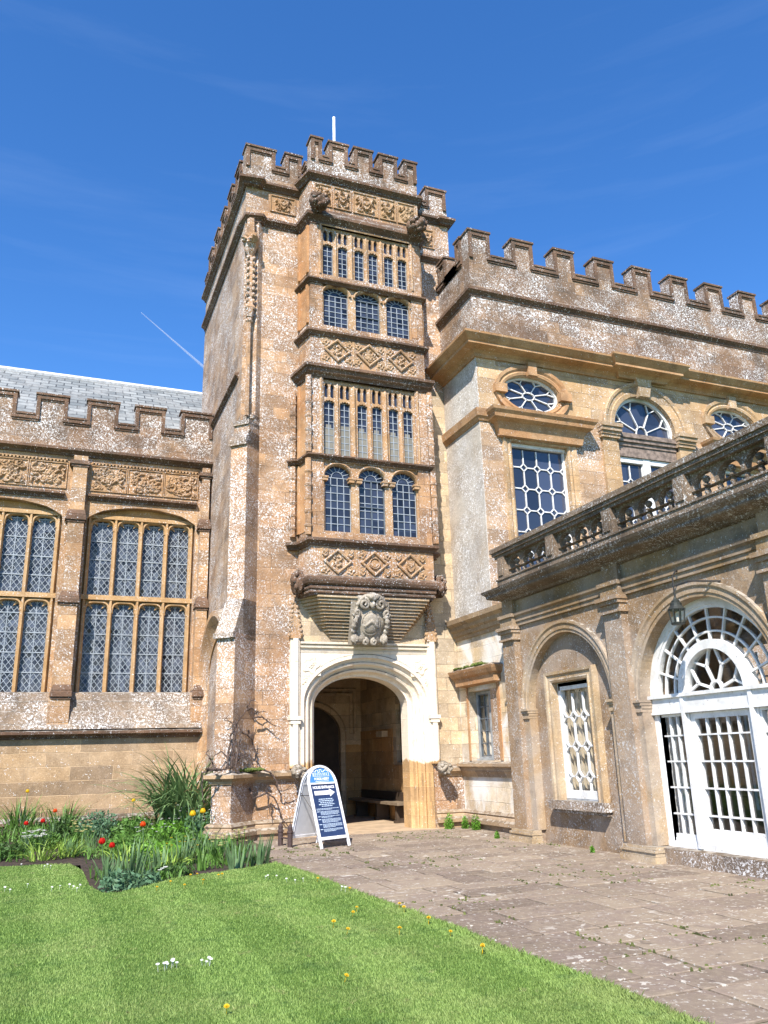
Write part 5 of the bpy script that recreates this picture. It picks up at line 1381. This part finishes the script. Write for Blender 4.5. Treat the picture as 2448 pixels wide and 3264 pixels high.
def blade(m, b, az, L, wd, lean, droop, n=6, twist=0):
    b = np.array(b, float); d = np.array((math.cos(az), math.sin(az), 0)); s = np.array((-d[1], d[0], 0))*math.cos(twist)+np.array((0, 0, 1))*math.sin(twist)*.5
    v = []; p = b.copy(); an = math.pi/2-lean
    for i in range(n+1):
        t = i/n; q = wd*(1-t**2.2)*.5+.0008
        v += [tuple(p-s*q), tuple(p+s*q)]
        p = p+(d*math.cos(an)+np.array((0, 0, 1))*math.sin(an))*L/n; an -= droop/n*(.4+1.4*t)
    m.add(v, [(2*i, 2*i+1, 2*i+3, 2*i+2) for i in range(n)])
def clump(name, c, n, L, wd, lean, droop, mat, label, cat, seed, spread=.1, group=None):
    r_ = random.Random(seed); m = MB()
    for i in range(n):
        az = r_.uniform(0, 6.283); q = spread*math.sqrt(r_.random())
        blade(m, (c[0]+q*math.cos(az)+r_.uniform(-.02, .02), c[1]+q*math.sin(az), c[2]-.02), az+r_.uniform(-.6, .6), L*r_.uniform(.6, 1.05), wd*r_.uniform(.7, 1.2), lean*r_.uniform(.2, 1.2), droop*r_.uniform(.4, 1.3), 6, r_.uniform(-1, 1))
    o = m.build(name, mat, None, uv=False, recalc=False); return tag(o, label, cat, group)
def shrub(name, c, rad, n, s, mat, label, cat, seed, group=None):
    r_ = np.random.default_rng(seed); m = MB()
    for i in range(n):
        u = r_.normal(size=3); u /= np.linalg.norm(u); q = r_.random()**.45; u[2] = abs(u[2])
        p = np.array(c)+u*q*np.array(rad); a = r_.normal(size=3); a /= np.linalg.norm(a); b = np.cross(a, r_.normal(size=3)); b /= np.linalg.norm(b)
        l = s*r_.uniform(.6, 1.3)
        m.add([p-a*l, p-b*l*.45, p+a*l, p+b*l*.45], [(0,1,2,3)])
    for i in range(8):
        an = i*.8; m.tube([np.array(c)-np.array((0, 0, .03)), np.array(c)+np.array((math.cos(an)*rad[0]*.6, math.sin(an)*rad[1]*.6, rad[2]*.6))], [.008, .003], 4)
    o = m.build(name, mat, None, uv=False, recalc=False); return tag(o, label, cat, group)
bz = lambda x, y: bedz(x, y)
# large sword leaved plant in the corner of hall and tower
r_ = random.Random(2); m = MB(); md = MB()
for i in range(460):
    px, py = 2.85+r_.gauss(0, .22), 18.7+r_.gauss(0, .3)
    az = r_.uniform(0, 6.283); 
    if r_.random() < .5: az = r_.gauss(3.6, .6)
    L = r_.uniform(1.1, 2.1)
    blade(m if i % 14 else md, (px, py, .15), az, L, r_.uniform(.04, .07), r_.uniform(.05, .75), r_.uniform(.6, 2.4), 8, r_.uniform(-1, 1))
o = m.build('sword_leaved_plant', GR['sword'], None, uv=False, recalc=False); tag(o, 'huge fountain of drooping sword leaves in the corner of hall and tower', 'plant')
md.build('withered_leaf', GR['dry'], o, uv=False, recalc=False)
IR = [((.98, 12.55), .62, 16, 'tall grey green iris fan at the front tip of the bed behind the red tulip'), ((1.24, 12.85), .70, 22, 'largest iris fan at the front tip of the bed under the orange red tulip'), ((2.37, 13.7), .40, 26, 'dark low iris tuft at the bed edge below the yellow tulips'),
      ((2.87, 13.5), .62, 16, 'iris fan with cream flowers beside it at the bed edge near the buttress'), ((3.25, 13.72), .60, 34, 'broad dense iris clump at the right end of the bed by the path'), ((.56, 16.3), .42, 18, 'small iris tuft in the middle of the bed left of the cream flowers'),
      ((.93, 16.9), .55, 16, 'iris fan right of the cream primroses near the hall'), ((2.2, 14.6), .55, 26, 'iris clump just under the yellow tulips'), ((1.75, 13.8), .50, 18, 'iris clump right of the orange red tulip'), ((2.75, 14.9), .5, 20, 'iris clump against the buttress base')]
for i, (p, L, n, lb) in enumerate(IR): clump('iris_clump', (p[0], p[1], bz(*p)), n, L*.86, .042, .28, .25, GR['iris'] if i != 2 else GR['mid'], lb, 'iris', 50+i, .16, 'iris clumps in the flower bed')
ST = [((.03, 15.95), 'strappy lime green clump at the lawn edge left of the red tulip'), ((.42, 16.1), 'second strappy lime green clump leaning over the bare soil'), ((1.95, 14.0), 'lime green bulb leaves in the front half of the bed'), ((1.35, 15.3), 'lime green bulb leaves in the middle of the bed')]
for i, (p, lb) in enumerate(ST): clump('strap_leaf_clump', (p[0], p[1], bz(*p)), 46, .50, .03, .8, 1.5, GR['lime'], lb, 'plant', 80+i, .22, 'strap leaved clumps in the bed')
DL = [((-.44, 20.3), 'tall dark daylily tuft at the hall wall far left'), ((.44, 20.2), 'tall daylily tuft against the hall wall between the left plants'), ((-1.2, 19.6), 'daylily foliage by the hall wall at the photo edge')]
for i, (p, lb) in enumerate(DL): clump('daylily_clump', (p[0], p[1], bz(*p)), 70, .75, .028, .5, 1.2, GR['mid'], lb, 'plant', 90+i, .3, 'daylilies along the hall wall')
SH = [((1.1, 18.6), (.5, .5, .5), 'blue', 'round blue green shrub under the hall window'), ((1.75, 18.2), (.5, .5, .42), 'mid', 'bright leafy perennial left of the sword leaved plant'), ((2.35, 17.4), (.45, .5, .4), 'fern', 'fresh green leafy perennial before the sword leaved plant'),
      ((2.95, 17.6), (.4, .5, .5), 'blue', 'daisy like bush with white specks beside the buttress'), ((1.05, 12.15), (.3, .25, .26), 'blue', 'small grey blue rue bush at the front tip of the bed'), ((1.45, 12.5), (.22, .2, .2), 'blue', 'small silvery bush right of the bed tip'),
      ((1.85, 13.2), (.36, .22, .18), 'dark', 'low dark feathery cushion at the bed edge'), ((-.6, 16.6), (.5, .4, .25), 'dark', 'low dark cushion at the far left of the bed'), ((.05, 17.6), (.4, .4, .3), 'mid', 'green mound behind the white flowers'),
      ((.45, 18.6), (.35, .4, .45), 'dark', 'brownish peony shoots below the daylilies'), ((1.5, 16.3), (.5, .6, .32), 'mid', 'wide green mound in the centre of the bed'), ((1.9, 15.3), (.5, .5, .3), 'fern', 'light green mound left of the yellow tulips'),
      ((-1.1, 18.0), (.5, .5, .4), 'mid', 'green mound by the left photo edge'), ((2.5, 15.9), (.45, .5, .34), 'mid', 'green mound behind the yellow tulips')]
for i, (p, rd, mt, lb) in enumerate(SH): shrub('leafy_perennial', (p[0], p[1], bz(*p)-.02), rd, int(900*rd[0]*rd[1]/.2), .042, GR[mt], lb, 'plant', 120+i)
# loose low leaves between the clumps
rr2 = np.random.default_rng(9); m = MB(); cnt = 0
while cnt < 4300:
    x, y_ = rr2.uniform(-3, 3.4), 12.2+8.4*rr2.random()**.8
    if y_ < 16.0 and x < .75: continue
    if y_ < 13.6 and x > 1.9: continue
    if y_ < 12.6+.0 and x > 1.3: continue
    if math.sin(x*3.1+1)*math.cos(y_*2.3)+.35*math.sin(x*9) > .35: continue
    cnt += 1; blade(m, (x, y_, bz(x, y_)-.02), rr2.uniform(0, 6.28), rr2.uniform(.06, .28), rr2.uniform(.015, .035), rr2.uniform(.1, .9), rr2.uniform(.2, 1.5), 3, rr2.uniform(-1, 1))
tag(m.build('bed_ground_cover', GR['mid'], None, uv=False, recalc=False), 'mixed low green leaves filling the flower bed', 'ground cover', kind='stuff')
def tulip(name, p, L, mat, label, seed, group, cat='tulip', size=.055):
    t = thing(name, (p[0], p[1], bz(*p)), label, cat, group); r_ = random.Random(seed); z = bz(*p)
    m = MB(); top = (p[0]+r_.uniform(-.05, .05), p[1], z+L); m.tube([(p[0], p[1], z), (p[0], p[1], z+L*.5), top], .006, 5)
    m.build('stem', GR['iris'], t, uv=False)
    m = MB()
    for i in range(4): blade(m, (p[0], p[1], z), i*1.6+r_.random(), L*.8, .04, .4, .6, 5)
    m.build('leaf', GR['iris'], t, uv=False, recalc=False)
    m = MB()
    for i in range(6):
        az = i*1.047; b = np.array(top); d = np.array((math.cos(az), math.sin(az), 0)); s = np.array((-d[1], d[0], 0)); v = []
        for q, (rr_, zz, ww) in enumerate(((.15, 0, .35), (.75, .35, .85), (.85, .9, .75), (.75, 1.5, .3), (.7, 1.7, .02))): v += [tuple(b+d*size*rr_*.8-s*size*ww*.8+np.array((0, 0, size*zz))), tuple(b+d*size*rr_*.8+s*size*ww*.8+np.array((0, 0, size*zz)))]
        m.add(v, [(2*i_, 2*i_+1, 2*i_+3, 2*i_+2) for i_ in range(4)])
    m.build('flower', PT[mat], t, smooth=True, uv=False, recalc=False)
tulip('tulip', (.84, 12.6), .52, 'red', 'large red tulip at the front tip of the bed', 1, 'tulips in the flower bed', size=.05); tulip('tulip', (.90, 12.7), .46, 'red', 'second red tulip half hidden by the one at the bed tip', 2, 'tulips in the flower bed', size=.045)
tulip('tulip', (1.5, 13.9), .62, 'orange', 'orange red tulip standing above the iris fans', 3, 'tulips in the flower bed', size=.048)
tulip('tulip', (2.45, 15.1), .66, 'yellow', 'left of the two yellow tulips before the buttress', 4, 'tulips in the flower bed', size=.058); tulip('tulip', (2.60, 15.2), .68, 'yellow', 'right of the two yellow tulips before the buttress', 5, 'tulips in the flower bed', size=.052)
tulip('tulip', (-.35, 20.0), .75, 'yellow', 'yellow tulip by the hall wall at the far left', 6, 'tulips in the flower bed', size=.045); tulip('tulip', (.05, 17.2), .45, 'red', 'small red tulip beside the white flowers on the left', 7, 'tulips in the flower bed', size=.045)
tulip('tulip', (-.22, 17.1), .42, 'red', 'dark red tulip left of the white flowers', 8, 'tulips in the flower bed', size=.045); tulip('tulip', (.25, 18.4), .5, 'orange', 'orange tulip among blue green leaves under the hall window', 9, 'tulips in the flower bed', size=.045); tulip('tulip', (1.75, 18.6), .62, 'yellow', 'yellow tulip in front of the sword leaved plant', 10, 'tulips in the flower bed', size=.045)
def bunch(name, p, n, rad, h, mat, label, seed, cat='flowers', s=.028, group=None):
    r_ = random.Random(seed); m = MB(); z = bz(*p); t = thing(name, (p[0], p[1], z), label, cat, group); st = MB()
    for i in range(n):
        x, y_, zz = p[0]+r_.uniform(-rad, rad), p[1]+r_.uniform(-rad, rad), z+h*r_.uniform(.6, 1.1)
        st.tube([(p[0]+(x-p[0])*.5, p[1]+(y_-p[1])*.5, z-.02), (x, y_, zz)], .003, 4)
        for j in range(5):
            a = j*1.2566; m.add([(x, y_, zz), (x+s*math.cos(a-.5), y_+s*math.sin(a-.5)-.006, zz+s*.5), (x+s*1.25*math.cos(a), y_+s*1.25*math.sin(a)-.01, zz+s*.4), (x+s*math.cos(a+.5), y_+s*math.sin(a+.5)-.006, zz+s*.5)], [(0,1,2,3)])
    for i in range(30): blade(st, (p[0]+r_.uniform(-rad, rad), p[1]+r_.uniform(-rad, rad), z), r_.uniform(0, 6.28), h*.8, .03, .5, .8, 3)
    m.build('flower', PT[mat], t, uv=False, recalc=False); st.build('foliage', GR['mid'], t, uv=False, recalc=False)
bunch('primrose_clump', (.75, 17.4), 26, .22, .4, 'cream', 'cream flower bunch in the middle of the bed near the hall', 1); bunch('primrose_clump', (2.75, 14.35), 16, .12, .42, 'cream', 'cream flower spike beside the iris fan at the bed edge', 2); bunch('primrose_clump', (3.08, 14.3), 18, .12, .45, 'cream', 'cream flower bunch left of the broad iris clump by the path', 3)
bunch('white_flower_clump', (-.1, 17.3), 30, .2, .28, 'white', 'white flower cushion beside the dark red tulips', 4, s=.035); bunch('white_flower_clump', (2.85, 17.3), 24, .4, .6, 'white', 'scattered small white flowers on the bush beside the buttress', 5, s=.022)
bunch('white_flower_clump', (2.0, 16.4), 18, .4, .45, 'white', 'scattered white flowers in the centre of the bed', 7, s=.022); bunch('yellow_flower_clump', (2.3, 14.9), 12, .35, .35, 'yellow', 'small yellow flowers below the yellow tulips', 8, s=.02); bunch('white_flower_clump', (1.62, 12.75), 4, .08, .2, 'white', 'few white flowers at the edge right of the bed tip', 9, s=.03)
# weeds at the wall foot
FN = [((7.62, 16.95), .34, 'left bright green weed tuft at the wall foot beside the door'), ((8.12, 16.75), .30, 'middle bright green weed tuft at the wall foot'), ((8.52, 16.55), .34, 'right bright green weed tuft at the foot of the window wall'), ((8.08, 14.62), .16, 'small weed tuft beside the first pilaster base'), ((8.2, 11.75), .12, 'tiny weed sprig at the arcade foot below the niche window')]
FN = [((8.28, 17.08), .36, FN[0][2]), ((8.58, 16.9), .28, FN[1][2]), ((8.62, 16.5), .34, FN[2][2]), FN[3], FN[4]]
for i, (p, L, lb) in enumerate(FN):
    shrub('wall_weed', (p[0], p[1], .0), (.10*L/.3, .10*L/.3, L), int(420*L/.3), .022, GR['fern'], lb, 'weed', 200+i, 'weeds at the wall foot')
# dandelions and daisies in the grass
dp = [(2.01, 12.56), (2.12, 12.62), (2.41, 12.3), (1.67, 12.04), (1.44, 11.6), (1.79, 11.59), (2.06, 11.8), (3.45, 11.18), (2.71, 7.87), (2.7, 8.23), (3.17, 8.88), (3.05, 8.66), (1.22, 5.95), (2.15, 6.31), (3.56, 10.2), (2.37, 12.33), (3.62, 8.79), (3.55, 7.88), (3.58, 7.95), (3.5, 7.31), (3.42, 6.56), (3.47, 6.64), (3.12, 7.59), (3.6, 8.6)]
def flowerhead(name, r_, n, h, matc, ring):
    m = MB(); m.lathe((0, 0, 0), [(.002, 0), (.002, h)], 4)
    for lay in range(ring):
        for i in range(n):
            a = 6.283*i/n+lay*.3; q = r_*(1-.28*lay); z = h+.004*lay
            m.add([(0, 0, z), (q*math.cos(a-.2), q*math.sin(a-.2), z+.006), (q*1.05*math.cos(a), q*1.05*math.sin(a), z+.008), (q*math.cos(a+.2), q*math.sin(a+.2), z+.006)], [(0,1,2,3)])
    return m.build(name, matc, None, uv=False, recalc=False)
d0 = flowerhead('dandelion', .017, 14, .055, PT['yellow'], 3)
for i, p in enumerate(dp):
    o = d0 if i == 0 else d0.copy()
    if i: COL.objects.link(o)
    o.location = (p[0], p[1], .012); o.rotation_euler = (random.uniform(.1, .5), 0, random.uniform(-.5, .5)); s = random.uniform(.8, 1.25); o.scale = (s, s, s)
    tag(o, 'small yellow dandelion head in the lawn grass', 'dandelion', 'dandelions in the lawn')
yp = [(.3, 12.46), (.42, 12.49), (.54, 12.4), (.45, 12.3), (.5, 12.04), (-.37, 12.7), (.1, 15.0), (-.23, 15.5), (1.06, 7.37), (1.02, 7.35), (1.08, 7.41), (1.1, 7.36), (1.03, 7.42), (1.0, 7.31), (1.32, 7.31), (1.34, 7.26), (1.30, 7.35), (.95, 7.31), (1.36, 7.38), (2.95, 11.82), (3.05, 11.76), (2.9, 11.8), (3.16, 11.21), (3.29, 11.29), (3.09, 11.37), (3.5, 10.19), (3.48, 10.3), (-.3, 12.5), (-.1, 12.9), (.2, 12.35), (.2, 14.9), (.15, 15.1)]
d0 = flowerhead('daisy', .013, 12, .05, PT['white'], 1)
for i, p in enumerate(yp):
    o = d0 if i == 0 else d0.copy()
    if i: COL.objects.link(o)
    o.location = (p[0], p[1], .012); o.rotation_euler = (random.uniform(.2, .6), 0, random.uniform(-.5, .5)); s = random.uniform(.9, 1.3); o.scale = (s, s, s)
    tag(o, 'tiny white daisy in the lawn grass', 'daisy', 'daisies in the lawn')

# grass blades
def inpoly(X, Y, poly):
    c = np.zeros(len(X), bool); j = len(poly)-1
    for i in range(len(poly)):
        xi, yi = poly[i]; xj, yj = poly[j]
        k_ = ((yi > Y) != (yj > Y)) & (X < (xj-xi)*(Y-yi)/(yj-yi+1e-12)+xi); c ^= k_; j = i
    return c
g = np.random.default_rng(3)
NG = 640000
# density falls with distance like the screen size of a blade
yy = 4.2*np.exp(g.random(NG)*math.log(16.5/4.2)); xx = g.uniform(-.12, 1.0, NG)*yy*.80
xx = np.where(g.random(NG) < .05, g.uniform(3.5, 3.8, NG), xx)
ok = inpoly(xx, yy, [(p[0]+.02*0, p[1]) for p in poly]); xx, yy = xx[ok], yy[ok]; n = len(xx)
edge = np.interp(yy, [p[1] for p in lawn_edge], [p[0] for p in lawn_edge])-xx
hgt = g.uniform(.009, .023, n)*np.where(edge < .07, g.uniform(1.2, 2.4, n), 1.0)*np.where(g.random(n) < .03, 1.7, 1.0); az = g.uniform(0, 6.283, n); ln_ = g.uniform(.1, .9, n)*hgt
# mown stripes: the blades lie one way, then the other
stripe = np.sign(np.sin(xx*2*math.pi/1.15+.4*np.sin(yy*.5)))
lx_ = np.cos(az)*ln_; lx_ = lx_+np.where(edge < .07, .02*g.random(n), 0); ly_ = np.sin(az)*ln_+stripe*hgt*.10
wd = g.uniform(.0016, .0034, n)*np.clip(yy/6, 1, 2.4)
sx, sy = np.sin(az)*wd, -np.cos(az)*wd
v = np.empty((n, 4, 3)); v[:, 0] = np.stack([xx-sx, yy-sy, np.full(n, .008)], 1); v[:, 1] = np.stack([xx+sx, yy+sy, np.full(n, .008)], 1)
v[:, 2] = np.stack([xx+sx*.7+lx_*.4, yy+sy*.7+ly_*.4, .01+hgt*.6], 1); v[:, 3] = np.stack([xx+lx_, yy+ly_, .01+hgt], 1)
me = bpy.data.meshes.new('grass'); me.vertices.add(n*4); me.vertices.foreach_set('co', v.reshape(-1))
me.loops.add(n*4); me.loops.foreach_set('vertex_index', np.arange(n*4, dtype=np.int32)); me.polygons.add(n)
me.polygons.foreach_set('loop_start', np.arange(0, n*4, 4, dtype=np.int32)); me.update(calc_edges=True); me.validate()
at = me.attributes.new('tint', 'FLOAT', 'FACE'); at.data.foreach_set('value', np.clip(g.normal(.5, .22, n)+stripe*.085, 0, 1).astype(np.float32))
k = NT('grass_blade'); a_ = k.n('ShaderNodeAttribute', attribute_name='tint')
col = k.mix(a_.outputs['Fac'], (.14, .235, .045), (.33, .47, .13)); col = k.mix(k.ramp(k.noise(.9, 5, .6), .42, .66, 0, .55), col, (.31, .37, .13)); col = k.mix(k.ramp(k.noise(2.7, 4), .56, .70, 0, .6), col, (.085, .17, .05)); col = k.mix(k.ramp(k.noise(5.2, 3), .63, .72, 0, .6), col, (.36, .34, .16))
k.l(col, k.b.inputs['Base Color']); k.b.inputs['Roughness'].default_value = .6; k.b.inputs['Specular IOR Level'].default_value = .2
tl = k.n('ShaderNodeBsdfTranslucent'); k.l(col, tl.inputs[0]); mx = k.n('ShaderNodeMixShader'); mx.inputs[0].default_value = .3; k.l(k.b.outputs[0], mx.inputs[1]); k.l(tl.outputs[0], mx.inputs[2]); k.l(mx.outputs[0], k.out.inputs[0])
me.materials.append(k.m); go = bpy.data.objects.new('grass', me); COL.objects.link(go); tag(go, 'short mown green grass of the striped lawn', 'grass', kind='stuff')
